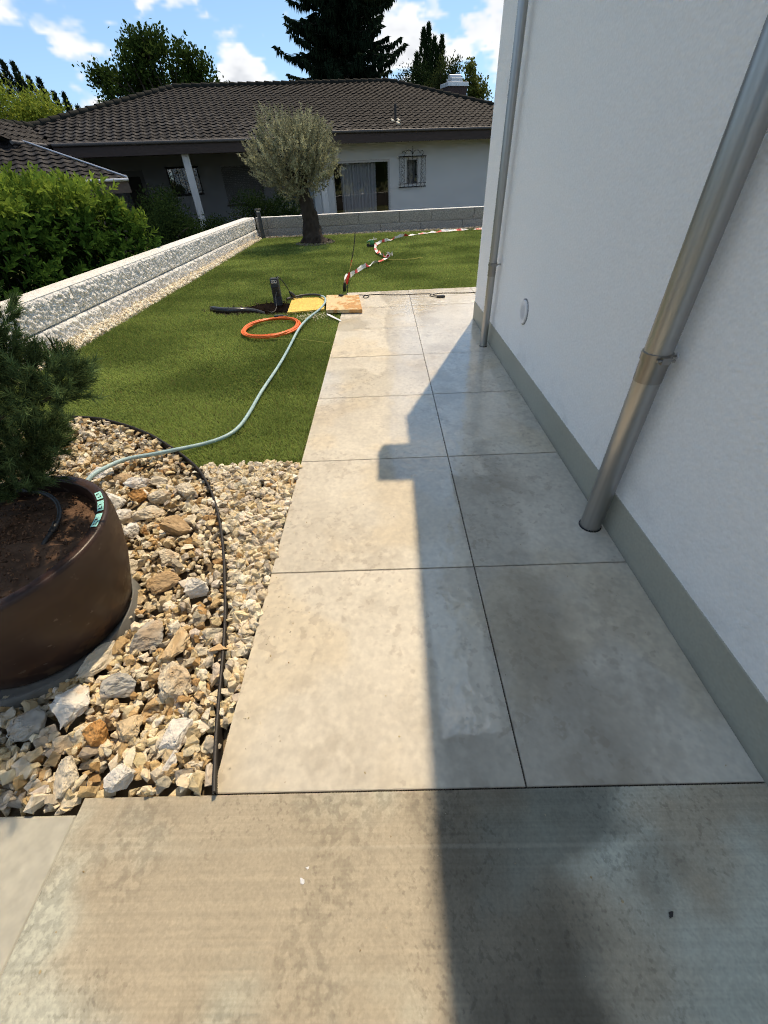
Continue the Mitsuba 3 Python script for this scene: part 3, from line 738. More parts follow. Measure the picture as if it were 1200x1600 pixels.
for (c, rad, ns) in pads:
    c = np.array(c); j = np.argmin(np.abs(trunk_p[:, 2]-(c[2]-.12)))
    br.append(tube(spline([trunk_p[j], (trunk_p[j]+c)/2+[0, 0, -.03], c-[0, 0, rad[2]*.6]], 12), np.linspace(.016, .006, 12), 7))
    d = rdir(ns, rp); o = c+d*np.array(rad)*rp.uniform(.35, 1., (ns, 1))**.5
    ax = unit(d*np.array([1., 1., .5])+[0, 0, .75]+rp.normal(0, .25, (ns, 3)))
    for oo, aa in zip(o, ax):
        L = rp.uniform(.04, .075); nn = 62
        t = rp.uniform(0, 1, nn); p0 = oo+aa*(t[:, None]*L)
        dr_ = unit(aa*rp.uniform(.8, 1.5, (nn, 1))+rdir(nn, rp)*.85)
        ln = rp.uniform(.03, .05, nn)[:, None]
        sd = unit(np.cross(dr_, rdir(nn, rp)))*.0016
        V = np.stack([p0-sd, p0+sd, p0+dr_*ln], 1).reshape(-1, 3)
        NV.append(V); NF.append(np.arange(3*nn).reshape(-1, 3)+nb); nb += 3*nn
        cc = np.array([.095, .145, .060])*rp.uniform(.4, 1.7)*(1+rp.normal(0, .15, (nn, 1)))+np.array([.012, .012, .0])*(t[:, None])
        NC.append(np.repeat(np.clip(cc, .01, .5), 3, 0))
    br.append(tube(np.array([c-[0, 0, rad[2]*.6], c+[rad[0]*.5, rad[1]*.3, 0]]), [.006, .003], 5))
obj('branches', br, 'm_bark', pine, smooth=50, kind='stuff')
obj('needles', trimesh.Trimesh(np.vstack(NV), np.vstack(NF), process=False), 'm_needle', pine, color=np.vstack(NC), kind='stuff')

# ------------------------------------------------------------------ things on the lawn and terrace
hose = thing('garden_hose', 'pale blue grey garden hose snaking from the gravel across the lawn', 'hose')
hpts = [(-2.29, 1.98, .05), (-2.28, 2.10, .10), (-2.262, 2.21, .085), (-2.207, 2.345, .06), (-2.058, 2.425, .045), (-1.901, 2.49, .04), (-1.751, 2.59, .02), (-1.614, 2.705, .018), (-1.545, 2.967, .018), (-1.535, 3.417, .018), (-1.511, 3.857, .018), (-1.492, 4.292, .018), (-1.478, 4.74, .03), (-1.458, 5.375, .045), (-1.385, 5.95, .03), (-1.295, 6.341, .035), (-1.276, 6.675, .06), (-1.362, 6.90, .06)]
obj('light_hose', tube(spline(hpts, 220), .0140, 14), 'm_hose', hose, smooth=50)
dpts = [(-1.362, 6.90, .06), (-1.46, 7.02, .055), (-1.60, 7.05, .055), (-1.74, 6.99, .055), (-1.82, 6.90, .055)]
obj('dark_end', tube(spline(dpts, 30), .015, 12), 'm_hose_dark', hose, smooth=50)
obj('nozzle', tube(spline([(-1.80, 6.92, .056), (-1.85, 6.86, .056), (-1.88, 6.80, .056)], 6), [.02, .021, .02, .02, .019, .017], 12), 'm_black', hose, smooth=40)

coil = thing('cable_coil', 'coil of bright orange cable conduit lying on the lawn', 'cable')
rc = np.random.default_rng(2)
th = np.linspace(0, 2*np.pi*6.0, 420)
ang = -.15
ex = .335+.022*np.sin(th*.37)+.018*np.sin(th*1.13+1); ey = .40+.02*np.sin(th*.53+2)
X = ex*np.cos(th); Y = ey*np.sin(th)
zz = .014+.012*(th/th.max()*3 % 1.6)+.010*np.abs(np.sin(th*1.7))
cp = np.c_[-1.845+X*math.cos(ang)-Y*math.sin(ang), 5.47+X*math.sin(ang)+Y*math.cos(ang), zz]
obj('loops', tube(cp, .0115, 8), 'm_orange', coil, smooth=50)
obj('loose_string', tube(spline([(-1.86, 5.08, .018), (-1.7, 5.03, .018), (-1.49, 4.985, .018), (-1.25, 4.88, .018), (-1.04, 4.775, .018)], 30), .003, 5), 'm_yellowline', coil, smooth=50)


def board(poly, z, t, tilt=0):
    return prism(Polygon(poly), z, z+t)


b1 = obj('board', board([(-1.766, 6.154), (-1.835, 6.99), (-1.288, 6.945), (-1.262, 6.241)], .008, .021), 'm_boardy', label='yellow formwork board lying over the pit under the hose end', cat='board')
b2 = obj('board', board([(-1.208, 6.08), (-1.293, 6.99), (-.786, 6.90), (-.704, 6.03)], .012, .04), 'm_boardo', label='stained beige plywood board on the corner of the terrace', cat='board')
obj('stone_chip', trimesh.convex.convex_hull(np.random.default_rng(4).normal(size=(12, 3))*[.035, .02, .012]+[-1.07, 6.86, .063]), 'm_black', label='small dark chip lying on the beige plywood board', cat='chip')
obj('drain_pipe', tube(spline([(-3.02, 6.70, -.02), (-2.99, 6.64, .0), (-2.833, 6.545, .005), (-2.658, 6.515, .0), (-2.505, 6.575, -.02), (-2.392, 6.70, -.07), (-2.28, 6.80, -.14)], 60), .042, 16), 'm_drain', smooth=50, label='black drain pipe curving along the dug trench', cat='pipe')
dbr = np.random.default_rng(31)
q = pt_in(PIT.buffer(.12).difference(PIT.buffer(-.02)), 260, dbr)
mm, cc = scatter_stones(np.c_[q, dbr.uniform(-.02, .0, len(q))], dbr.uniform(.006, .022, len(q)), protos, np.array([[.06, .045, .03]])*dbr.uniform(.5, 1.6, (len(q), 1)), dbr, 1.)
obj('soil_crumbs', mm, 'm_vc', color=cc, kind='stuff', label='dark soil crumbs around the edge of the dug trench', cat='soil')
rw = np.random.default_rng(8); n = 240
q = np.c_[rw.normal(-1.41, .11, n), rw.normal(5.95, .10, n)]
aa = rw.uniform(0, 6.3, n); L = rw.uniform(.01, .035, n)
u_ = np.c_[np.cos(aa)*L, np.sin(aa)*L, rw.uniform(-.004, .008, n)]; v_ = np.c_[-np.sin(aa), np.cos(aa), 0*aa]*.004
V, f = quads(np.c_[q, rw.uniform(.012, .022, n)], u_, v_)
obj('wood_shavings', trimesh.Trimesh(V, f, process=False), 'm_shaving', kind='stuff', label='pale shavings scattered on the grass beside the hose', cat='shavings')

pb = thing('power_box', 'dark grey garden socket post standing beside the trench', 'socket post')
obj('post', bx(-2.11, -1.985, 6.88, 6.96, -.05, .33, .010), 'm_box', pb)
obj('label_plate', bx(-2.09, -2.005, 6.874, 6.8795, .265, .305, .001), 'm_screen', pb)
obj('socket_lid', bx(-2.095, -2.0, 6.866, 6.879, .09, .22, .004), 'm_black', pb)
for i_ in range(3):
    obj('marking', bx(-2.08+i_*.026, -2.065+i_*.026, 6.8715, 6.8735, .278, .295), 'm_black', pb)
pc = thing('power_cable', 'black cable looping out of the socket post to its plug', 'cable')
obj('cord', tube(spline([(-2.02, 6.92, .31), (-1.98, 6.90, .345), (-1.93, 6.89, .30), (-1.86, 6.9, .18), (-1.80, 6.92, .07), (-1.76, 6.93, .05), (-1.66, 6.96, .05)], 40), .006, 8), 'm_black', pc, smooth=50)
obj('plug', tube(spline([(-1.845, 6.905, .14), (-1.81, 6.92, .09), (-1.775, 6.93, .055)], 8), [.012, .02, .026, .028, .028, .03, .026, .012], 12), 'm_black', pc, smooth=50)
obj('loose_cord', tube(spline([(-2.03, 6.87, .15), (-2.05, 6.80, .06), (-2.04, 6.7, -.02), (-2.06, 6.55, -.05), (-2.09, 6.4, .0)], 30), .004, 6), 'm_saucer', pc, smooth=50)
obj('cable_connector', [bx(-1.93, -1.80, 6.01, 6.05, -.01, .03, .008), tube([(-1.80, 6.03, .012), (-1.74, 6.06, .012)], .008, 8)], 'm_box', label='small black connector lying on the grass between trench and orange coil', cat='connector')
bc = thing('thin_cable', 'thin black cable with small loops lying across the far terrace tiles', 'cable')
cpts = [(-.80, 7.12), (-.69, 7.07), (-.635, 6.95), (-.683, 6.885), (-.725, 6.96), (-.66, 7.07), (-.33, 7.034), (-.023, 6.99), (.245, 6.987), (.34, 6.94), (.31, 6.87), (.40, 6.75), (.49, 6.73), (.45, 6.80), (.36, 6.91), (.47, 6.97), (.716, 6.943), (1.018, 6.932), (1.6, 6.95)]
obj('cord', tube(spline([(x, y, .006) for x, y in cpts], 160), .0055, 7), 'm_black', bc, smooth=50)
obj('plug', bx(.40, .52, 6.70, 6.755, .0005, .03, .006), 'm_black', bc)
obj('paint_scrap', trimesh.Trimesh(np.array([(-1.20, 6.03, .02), (-1.15, 5.98, .021), (-1.02, 5.78, .012), (-.965, 5.72, .006), (-.985, 5.68, .006), (-1.05, 5.76, .014), (-1.18, 5.95, .02)]), [[0, 1, 6], [1, 2, 5], [1, 5, 6], [2, 3, 4], [2, 4, 5]], process=False), 'm_white', label='white scrap of sheet at the terrace edge below the plywood', cat='scrap')

# barrier tape and marker rod


def ribbon(pts, w, twist, seed):
    p = spline(pts, 260); n = len(p); t = unit(np.gradient(p, axis=0)); L = np.r_[0, np.cumsum(np.linalg.norm(np.diff(p, axis=0), axis=1))]
    up = np.array([0, 0, 1.]); s = unit(np.cross(t, up)); nu = np.cross(s, t)
    tw = twist*(meshkit.fbm(np.c_[L*1.7, 0*L, 0*L+seed], 3, 6)-.5)*6
    ww = w*(.55+.6*meshkit.fbm(np.c_[L*4, 0*L, 0*L+seed], 2, 3))
    d = (np.cos(tw)[:, None]*s+np.sin(tw)[:, None]*nu)*ww[:, None]
    z = np.maximum(np.abs(d[:, 2]), .004)
    p = p.copy(); p[:, 2] += z
    V, C_, f = [], [], []
    for i_ in range(n):
        red = (L[i_] % .62) < .17
        c = (.62, .05, .04) if red else (.78, .76, .72)
        fold = nu[i_]*.02*math.sin(L[i_]*17)
        V += [p[i_]-d[i_], p[i_]+fold, p[i_]+d[i_]]; C_ += [c]*3
    for i_ in range(n-1):
        for k in range(2):
            a_ = 3*i_+k; f += [[a_, a_+1, a_+4], [a_, a_+4, a_+3]]
    return trimesh.Trimesh(np.array(V), f, process=False), np.array(C_)


tm, tc = ribbon([(-1.04, 7.58, .03), (-1.02, 7.9, .12), (-1.0, 8.25, .05), (-.96, 8.658, .02), (-.762, 9.332, .02), (-.508, 9.935, .02), (-.3, 10.20, .05), (-.36, 10.6, .02), (-.50, 11.2, .02), (-.575, 12.0, .02), (-.50, 12.66, .03), (-.2, 13.3, .02), (.02, 13.70, .02), (.804, 14.442, .02), (1.603, 14.765, .02), (2.62, 14.9, .02), (3.6, 15., .02)], .043, 1., 3.)
tape = thing('barrier_tape', 'red and white barrier tape trailing in a zigzag across the far lawn', 'barrier tape')
obj('strip', tm, 'm_tape', tape, color=tc)
kn, kc = ribbon([(-.33, 10.16, .03), (-.27, 10.22, .06), (-.24, 10.14, .09), (-.28, 10.25, .11), (-.23, 10.3, .08), (-.2, 10.2, .12)], .045, 1., 7.)
obj('knot', kn, 'm_tape', tape, color=kc)
mr = thing('marker_rod', 'thin dark rod stuck in the lawn edge with red and yellow tape', 'rod')
rod = spline([(-1.0, 7.36, -.05), (-.94, 7.36, .25), (-.86, 7.36, .52), (-.80, 7.38, .80)], 30)
obj('shaft', tube(rod, .007, 8), 'm_black', mr, smooth=50)
obj('red_flag', tube(spline([(-.99, 7.35, .12), (-.965, 7.34, .22), (-.935, 7.345, .29)], 10), [.012, .024, .03, .03, .03, .026, .024, .02, .016, .01], 8, squash=.35), 'm_red', mr)
obj('yellow_flag', tube(spline([(-.935, 7.345, .29), (-.90, 7.345, .38), (-.86, 7.35, .47)], 10), [.010, .012, .013, .013, .012, .012, .011, .01, .01, .008], 8, squash=.4), 'm_yellowline', mr)
obj('red_band', tube(rod[14:18], .0095, 8), 'm_red', mr)
obj('base_wrap', tube(spline([(-1.05, 7.46, -.02), (-1.04, 7.44, .06), (-1.03, 7.42, .14)], 8), [.022, .028, .03, .03, .028, .024, .02, .014], 8), 'm_black', mr)
obj('twine', tube(spline([(-.278, 10.215, .018), (-.1, 10.17, .018), (.145, 10.143, .018), (.3, 10.2, .018), (.474, 10.287, .018)], 30), .006, 5), 'm_yellowline', smooth=50, label='pale green twine lying on the grass beside the tape knot', cat='twine')
sp = thing('lawn_sprinkler', 'small green and black sprinkler standing on the far lawn beside the tape', 'sprinkler')
SX, SY = -.66, 12.45
obj('base', [bx(SX-.11, SX+.10, SY-.03, SY+.03, .0, .05, .01), bx(SX-.03, SX+.03, SY-.09, SY+.09, .0, .045, .01)], 'm_black', sp)
obj('body', lathe([(.0, .05), (.05, .05), (.055, .08), (.045, .13), (.02, .15), (0, .152)], (SX, SY), 20), 'm_green', sp, smooth=40)
obj('arm', [tube([(SX-.10, SY, .135), (SX+.12, SY, .16)], .010, 8), tube([(SX+.03, SY-.02, .15), (SX+.06, SY-.02, .21)], .007, 8)], 'm_white', sp)
obj('spout', tube([(SX-.02, SY, .13), (SX-.14, SY, .10)], .014, 8), 'm_green', sp)
obj('wheel', frame(lathe([(0, -.012), (.04, -.012), (.04, .012), (0, .012)], (0, 0), 16), [SX-.10, SY-.05, .04], [1, 0, 0], [0, 0, 1], [0, -1, 0]), 'm_black', sp)

# bollard light
bl = thing('bollard_light', 'slim black bollard light in the corner of the granite walls', 'bollard light')
obj('post', lathe([(0, -.05), (.062, -.05), (.062, .66), (0, .66)], (-4.22, 15.62), 24), 'm_box', bl, smooth=40)
obj('cap', lathe([(0, .70), (.09, .70), (.098, .715), (.098, .74), (.09, .748), (0, .75)], (-4.22, 15.62), 24), 'm_box', bl, smooth=40)
obj('lens', lathe([(.05, .66), (.05, .70)], (-4.22, 15.62), 24), 'm_screen', bl)

# small bits on the concrete
obj('soil_clod', trimesh.convex.convex_hull(np.random.default_rng(6).normal(size=(14, 3))*[.0055, .0042, .0022]+[.291, .113, .003]), 'm_joint', label='small dark clod on the concrete in the shade', cat='clod')
for k, (x, y) in enumerate([(-.668, .216), (-.678, .192)]):
    obj('mortar_crumb', trimesh.convex.convex_hull(np.random.default_rng(16+k).normal(size=(10, 3))*[.0042, .0034, .0015]+[x, y, .001]), 'm_offwhite', label=('upper' if k == 0 else 'lower')+' of two white crumbs on the sunny concrete', cat='crumb')

# ------------------------------------------------------------------ bungalow beyond the garden
th = math.radians(20); BE = np.array([math.cos(th), math.sin(th), 0]); BN = np.array([-math.sin(th), math.cos(th), 0]); BO = np.array([-2.184, 20.932, 0])


def bf(m):
    return frame(m, BO, BE, BN, [0, 0, 1])


def bb(u0, u1, v0, v1, z0, z1, bev=0.):
    return bf(bx(u0, u1, v0, v1, z0, z1, bev))


def wallsheet(poly, v0, v1):
    """polygon in (u, z) extruded from v0 to v1"""
    m = trimesh.creation.extrude_polygon(poly, v1-v0, engine='earcut')
    V = np.array(m.vertices); m = trimesh.Trimesh(np.c_[V[:, 0], v0+V[:, 2], V[:, 1]], m.faces[:, ::-1], process=False)
    return bf(m)


bg = thing('bungalow', 'white bungalow with dark tiled hip roof behind the garden', 'house')
W1 = sbox(.10, -.05, 2.66, 1.86); W2 = sbox(3.42, .97, 3.98, 1.84)
bay = sbox(-.75, -.2, 10.3, 2.42).difference(W1).difference(W2)
P1 = sbox(-6.28, 1.04, -5.05, 1.94); P2 = sbox(-4.13, .62, -2.5, 1.89); P3 = sbox(-8.06, -.15, -7.18, 1.89)
rec = sbox(-9.1, -.2, -.6, 2.42).difference(P1).difference(P2).difference(P3)
obj('porch_wall', wallsheet(rec, 3.0, 3.25), 'm_porch_shade', bg)
obj('wall', [wallsheet(bay, .8, 1.05), bb(-.75, -.5, 1.052, 2.998, -.2, 2.42), bb(-9.3, -9.1, 1.2, 3.3, -.2, 2.42), bb(10.1, 10.3, 1.053, 11.5, -.2, 2.42), bb(-9.3, 10.3, 11.5, 11.7, -.2, 2.42), bb(-9.3, -9.102, 3.302, 11.49, -.2, 2.42)], 'm_facade', bg)
obj('soffit', [bb(-9.3, -.9, -.50, 3.0, 2.315, 2.34), bb(-.9, 11.2, .02, .8, 2.43, 2.45)], 'm_soffit', bg)
fa = obj('fascia', [bb(-9.25, -1.3, -.62, -.58, 2.20, 2.50), bb(-1.3, 11.3, -.12, -.08, 2.345, 2.66), bb(-1.32, -1.28, -.578, -.122, 2.2, 2.6)], 'm_fascia', bg, label='dark brown eaves boards')
obj('gutter', [tube(np.array([BO+BE*-9.25+BN*-.66+[0, 0, 2.51], BO+BE*-1.25+BN*-.66+[0, 0, 2.51]]), .05, 10), tube(np.array([BO+BE*-1.25+BN*-.16+[0, 0, 2.675], BO+BE*11.3+BN*-.16+[0, 0, 2.675]]), .05, 10)], 'm_gutter', bg, smooth=50)
for u in (-5.41, -.60):
    obj('post', bb(u-.12, u+.12, -.42, -.20, -.2, 2.31, .01), 'm_facade', bg)
# big window
w1 = obj('window', [bb(.10, .17, .82, .92, -.05, 1.86), bb(2.59, 2.66, .82, .92, -.05, 1.86), bb(.17, 2.59, .82, .92, 1.78, 1.86), bb(.17, 2.59, .82, .92, -.05, .03)], 'm_frame', bg)
obj('pane', bb(.17, 2.59, .868, .872, .03, 1.78), 'm_glass', w1)
us = np.linspace(.55, 2.1, 140); dv = .035*np.sin(us*38)+.02*np.sin(us*91+1)
V = np.vstack([np.c_[us, 1.12+dv, 0*us+.03], np.c_[us, 1.12+dv, 0*us+1.77]]); k = len(us); i = np.arange(k-1)
obj('curtain', bf(trimesh.Trimesh(V, np.vstack([np.c_[i, i+1, i+k+1], np.c_[i, i+k+1, i+k]]), process=False)), 'm_curtain', w1, smooth=True)
obj('room', [bb(-.3, 3.1, 2.6, 2.65, -.1, 2.3), bb(-.35, -.3, 1.06, 2.6, -.1, 2.3), bb(3.1, 3.15, 1.06, 2.6, -.1, 2.3), bb(-.3, 3.1, 1.06, 2.6, -.15, -.1), bb(-.3, 3.1, 1.06, 2.6, 2.3, 2.35)], 'm_room', w1)
w2 = obj('window', [bb(3.42, 3.46, .84, .92, .97, 1.84), bb(3.94, 3.98, .84, .92, .97, 1.84), bb(3.46, 3.94, .84, .92, 1.80, 1.84), bb(3.46, 3.94, .84, .92, .97, 1.01)], 'm_frame', bg)
obj('pane', bb(3.46, 3.94, .868, .872, 1.01, 1.80), 'm_glass', w2)
obj('backing', bb(3.35, 4.05, 1.3, 1.33, .9, 1.9), 'm_curtain', w2)


def arc2(c, r, a0, a1, v, n=14):
    a = np.linspace(a0, a1, n); return [BO+BE*(c[0]+r*math.cos(t))+BN*v+np.array([0, 0, c[1]+r*math.sin(t)]) for t in a]


def grille(u0, u1, z0, z1, v, top=True):
    def ln(ua, za, ub, zb, r=.011, dv=0):
        return tube(np.array([BO+BE*ua+BN*(v+dv)+[0, 0, za], BO+BE*ub+BN*(v+dv)+[0, 0, zb]]), r, 6)
    g = [ln(u0-.05, z0, u1+.05, z0, .02), ln(u0-.05, z1, u1+.05, z1, .02), ln(u0-.05, z0+.12, u1+.05, z0+.12)]
    nb_ = 7
    for k in range(nb_):
        u = u0+(u1-u0)*k/(nb_-1); g.append(ln(u, z0, u, z1+(.32 if k == nb_//2 and top else 0)))
    for s in (-1, 1):
        um = (u0+u1)/2; ue = u0 if s < 0 else u1
        for k in range(6):
            zz_ = z0+.17+k*(z1-z0-.2)/6
            g.append(tube(np.array(arc2((ue-s*.11, zz_+.05), .055, 0, 5.2 if k % 2 else -5.2, v)), .008, 5))
        if top:
            g.append(tube(np.array(arc2((um+s*.18, z1+.02), .18, math.pi if s > 0 else 0, .4 if s > 0 else math.pi-.4, v)), .011, 5))
            g.append(tube(np.array(arc2((um+s*.42, z1+.10), .07, -1.5, 3.6, v)), .010, 5))
        g.append(tube(np.array(arc2((um+s*.13, z0+.28), .13, 0 if s < 0 else math.pi, math.pi if s < 0 else 0, v)), .009, 5))
    return g


gr = obj('window_grille', grille(3.08, 4.27, .90, 1.91, .70), 'm_iron', bg, smooth=50, label='ornate black wrought iron grille with scrolled top')
w3 = obj('window', [bb(-6.28, -6.23, 3.05, 3.15, 1.04, 1.94), bb(-5.10, -5.05, 3.05, 3.15, 1.04, 1.94), bb(-6.23, -5.10, 3.05, 3.15, 1.89, 1.94), bb(-6.23, -5.10, 3.05, 3.15, 1.04, 1.09)], 'm_fascia', bg)
obj('pane', bb(-6.23, -5.10, 3.098, 3.102, 1.09, 1.89), 'm_glass', w3)
obj('backing', bb(-6.4, -4.9, 3.4, 3.43, .9, 2.1), 'm_room', w3)
obj('window_grille', grille(-6.26, -5.07, 1.04, 1.93, 2.9, False), 'm_iron', bg, smooth=50, label='dark iron grille in the shaded porch')
w4 = obj('roller_shutter', [bb(-4.13, -2.5, 3.10, 3.14, .62+k*.06, .62+k*.06+.056, .004) for k in range(21)], 'm_shutter', bg)
obj('sill', bb(-4.2, -2.4, 2.93, 3.0, .56, .615, .004), 'm_fascia', w4)
dd = obj('door', bb(-8.06, -7.18, 3.08, 3.13, -.15, 1.89), 'm_shutter', bg)
obj('glazing', bb(-7.9, -7.34, 3.072, 3.079, .2, 1.7), 'm_room', dd)
# roof planes
TP = math.tan(math.radians(18))


def rz(v):
    return 2.72+v*TP


LC, RC, LR, RR = (-9.3, .02), (11.2, -.18), (-5.16, 5.28), (4.89, 6.34)
POLY = Polygon([(-9.15, -.64), (-1.27, -.64), (-1.27, -.14), (11.25, -.14), RR, LR, (-9.95, .95)])


def onroof(u, v, dz=0.):
    return BO+BE*u+BN*v+np.array([0, 0, rz(v)+dz])


def poly3(pts):
    p = np.array(pts); c = p.mean(0); n_ = len(p)
    return trimesh.Trimesh(np.vstack([p, c]), [[i_, (i_+1) % n_, n_] for i_ in range(n_)], process=False)


pc_ = list(POLY.exterior.coords)[:-1]
front = sheet(POLY, 0); front = trimesh.Trimesh(np.array([onroof(a_, b_, -.012) for a_, b_ in np.array(front.vertices)[:, :2]]), front.faces, process=False)
RRp, LRp = onroof(*RR), onroof(*LR); RCp, LCp = onroof(11.25, -.14), onroof(-9.95, .95)
BRp = BO+BE*11.2+BN*12.6+[0, 0, 2.7]; BLp = BO+BE*-11.2+BN*12.2+[0, 0, 2.7]
d0 = np.array([0, 0, -.015])
rf = obj('roof', [front, poly3([RRp+d0, RCp+d0, BRp]), poly3([LRp+d0, RRp+d0, BRp, BLp]), poly3([LCp+d0, LRp+d0, BLp])], 'm_rooftile', bg)


def pantile(w, l):
    t = np.linspace(0, 1, 7); x = t*w; h = .012+.024*np.clip(np.cos((t-.78)*2*np.pi*1.0), -.45, 1)
    rows = [np.c_[x, 0*x+l*1.10, h+.002], np.c_[x, 0*x, h+.030], np.c_[x, 0*x+.004, h-.004]]
    V = np.vstack(rows); f = []
    for r_ in range(2):
        for k in range(6):
            a_ = r_*7+k; f += [[a_, a_+7, a_+8], [a_, a_+8, a_+1]]
    return V, np.array(f)


def lay_tiles(holder, o, ux, sx, nx, poly, tw, tl, cap, near, m1='m_rooftile', m2='m_rooftile_b', r=np.random.default_rng(77)):
    """tiles over a polygon given in (u, s) on a roof plane; the `cap` nearest to `near` are parts, the rest one mesh"""
    V, f = pantile(tw, tl); x0, y0, x1, y1 = poly.bounds; spots = []
    for j in range(int((y1-y0)/tl)+1):
        for i_ in range(int((x1-x0)/tw)+1):
            u, s = x0+i_*tw, y0+j*tl
            if poly.buffer(.02).contains(Point(u+tw/2, s+tl*.5)):
                spots.append((u, s))
    spots = np.array(spots); ctr = np.array([o+ux*(u+tw/2)+sx*s for u, s in spots])
    order = np.argsort(np.linalg.norm(ctr-near, axis=1)); rest = []
    for rank, k in enumerate(order):
        u, s = spots[k]; jz = r.normal(0, .0025); ju = r.normal(0, .004)
        P = o+np.outer(V[:, 0]+u+ju, ux)+np.outer(V[:, 1]+s, sx)+np.outer(V[:, 2]+jz, nx)
        mm_ = trimesh.Trimesh(P, f, process=False)
        if rank < cap:
            obj('tile', mm_, m1 if r.uniform() < .6 else m2, holder, smooth=50)
        else:
            rest.append(mm_)
    if rest:
        h_ = len(rest)//2
        r.shuffle(rest)
        obj('far_tiles', rest, m1, holder, smooth=50, kind='stuff')


cs = math.cos(math.atan(TP)); sxv = BN*cs+np.array([0, 0, math.sin(math.atan(TP))]); nxv = np.array([0, 0, cs])-BN*math.sin(math.atan(TP))
POLS = Polygon([(u, (v+.64)/cs) for u, v in pc_])
lay_tiles(rf, onroof(0, -.64), BE, sxv, nxv, POLS, .285, .315, 300, EYE)


def ridge(holder, a, b, n_, r_=.11):
    a, b = np.array(a), np.array(b)
    for k in range(n_):
        p, q_ = a+(b-a)*(k/n_), a+(b-a)*((k+1.12)/n_)
        obj('ridge_tile', tube(np.array([p+[0, 0, .045], q_+[0, 0, .02]]), [r_, r_*.86], 10), 'm_ridge', holder, smooth=50)


ridge(rf, LRp, RRp, 26); ridge(rf, RCp, RRp, 23); ridge(rf, LCp, LRp, 17)
vp = obj('vent_pipe', tube(np.array([onroof(3.05, 1.05, -.05), onroof(3.05, 1.05, .05)+[0, 0, .42]]), .045, 12), 'm_iron', rf, smooth=40)
vt = [onroof(3.0+du, .80+dv_, .05) for du, dv_ in ((-.17, .0), (.1, .03), (-.05, -.3))]
for q_ in vt:
    mt = tube(np.array([q_-nxv*.03+sxv*.13, q_-nxv*.03-sxv*.13]), [.055, .065], 10)
    obj('pale_tile', mt, 'm_shaving', vp, smooth=40)
ch = obj('chimney', bf(bx(4.2, 5.2, 5.0, 5.9, 3.2, 4.42)), 'm_chimney', bg)
scene.pop(ch)
CH = np.array([3.52, 29.4, 0])
ch = obj('chimney', frame(bx(-.52, .52, -.4, .4, 3.2, 4.62), CH, BE, BN, [0, 0, 1]), 'm_chimney', bg)
obj('collar', frame(bx(-.57, .57, -.45, .45, 4.55, 4.70, .01), CH, BE, BN, [0, 0, 1]), 'm_zinc', ch)
obj('metal_cowl', [frame(bx(-.31, .31, -.3, .3, 4.701, 4.78, .01), CH, BE, BN, [0, 0, 1]), frame(bx(-.30, .30, -.29, .29, 4.80, 4.87, .01), CH, BE, BN, [0, 0, 1]), frame(bx(-.28, .28, -.27, .27, 4.78, 4.80), CH, BE, BN, [0, 0, 1])], 'm_zinc', ch)
hd = tube(np.array([CH-BE*.31+[0, 0, 4.90], CH+BE*.31+[0, 0, 4.90]]), .12, 16)
obj('cowl_top', hd, 'm_zinc', ch, smooth=40)
# wing roof at the left
E0, VT, W0, E1 = np.array([-10.83, 17.57, 2.52]), np.array([-11.82, 18.43, 3.03]), np.array([-12.1, 15.9, 3.03]), np.array([-10.85, 15.6, 2.55])
wr = obj('wing_roof', [poly3([E0, E1, W0, VT]), poly3([VT, W0, W0+[-3, .5, -1], VT+[-3, 0, -1]])], 'm_rooftile', bg)
ex_ = unit(E1-E0); nn_ = unit(np.cross(ex_, VT-E0)); nn_ = nn_ if nn_[2] > 0 else -nn_; sy_ = np.cross(nn_, ex_); sy_ = sy_ if sy_@(VT-E0) > 0 else -sy_
pl = lambda p: ((p-E0)@ex_, (p-E0)@sy_)
lay_tiles(wr, E0, ex_, sy_, nn_, Polygon([pl(E0), pl(E1), pl(W0), pl(VT)]), .285, .315, 60, EYE)
ridge(wr, W0, VT, 7)
obj('wing_gutter', tube(np.array([E0+[.03, -.02, -.02], E1+[.03, 0, -.02]]), .05, 10), 'm_gutter', bg, smooth=40)
obj('wing_wall', [frame(bx(0, 1.9, -.05, .05, -.2, 2.4), E0*[1, 1, 0]+[-.35, 0, 0], ex_*[1, 1, 0], np.cross([0, 0, 1], ex_*[1, 1, 0]), [0, 0, 1]), frame(bx(0, 1.9, -.02, .02, 2.25, 2.46), E0*[1, 1, 0], ex_*[1, 1, 0], np.cross([0, 0, 1], ex_*[1, 1, 0]), [0, 0, 1])], 'm_fascia_b', bg)

# garage
ga = thing('garage', 'low garage with dark tiled roof and white metal trim behind the laurel hedge', 'garage')
A_ = np.array([-7.60, 15., 1.60]); C_ = np.array([-10.94, 16.2, 2.56]); dA = unit(np.array([-1.65, -1.0, 0])); B_ = A_+dA*7; D_ = C_+dA*4.5
gx, gn = dA, unit(np.cross(dA, C_-A_)); gn = gn if gn[2] > 0 else -gn; gs = np.cross(gn, gx); gs = gs if gs@(C_-A_) > 0 else -gs
grf = obj('roof', [poly3([A_, B_, D_, C_]), poly3([A_, C_, A_+np.array([-.518, .855, 0])*6]), poly3([C_, D_, D_+[-.5, 2, -1], C_+[.2, 3, -1]])], 'm_rooftile', ga)
pl = lambda p: ((p-A_)@gx, (p-A_)@gs)
lay_tiles(grf, A_, gx, gs, gn, Polygon([pl(A_), pl(B_), pl(D_), pl(C_)]), .285, .30, 300, EYE)
obj('metal_trim', [tube(np.array([A_+gn*.05, C_+gn*.05]), .022, 8), tube(np.array([A_+gn*.02+[.02, -.03, -.03], B_+gn*.02+[0, -.03, -.03]]), .04, 8)], 'm_zinc', ga, smooth=40)
gz = np.cross([0, 0, 1], dA)
gz = gz if gz[1] < 0 else -gz
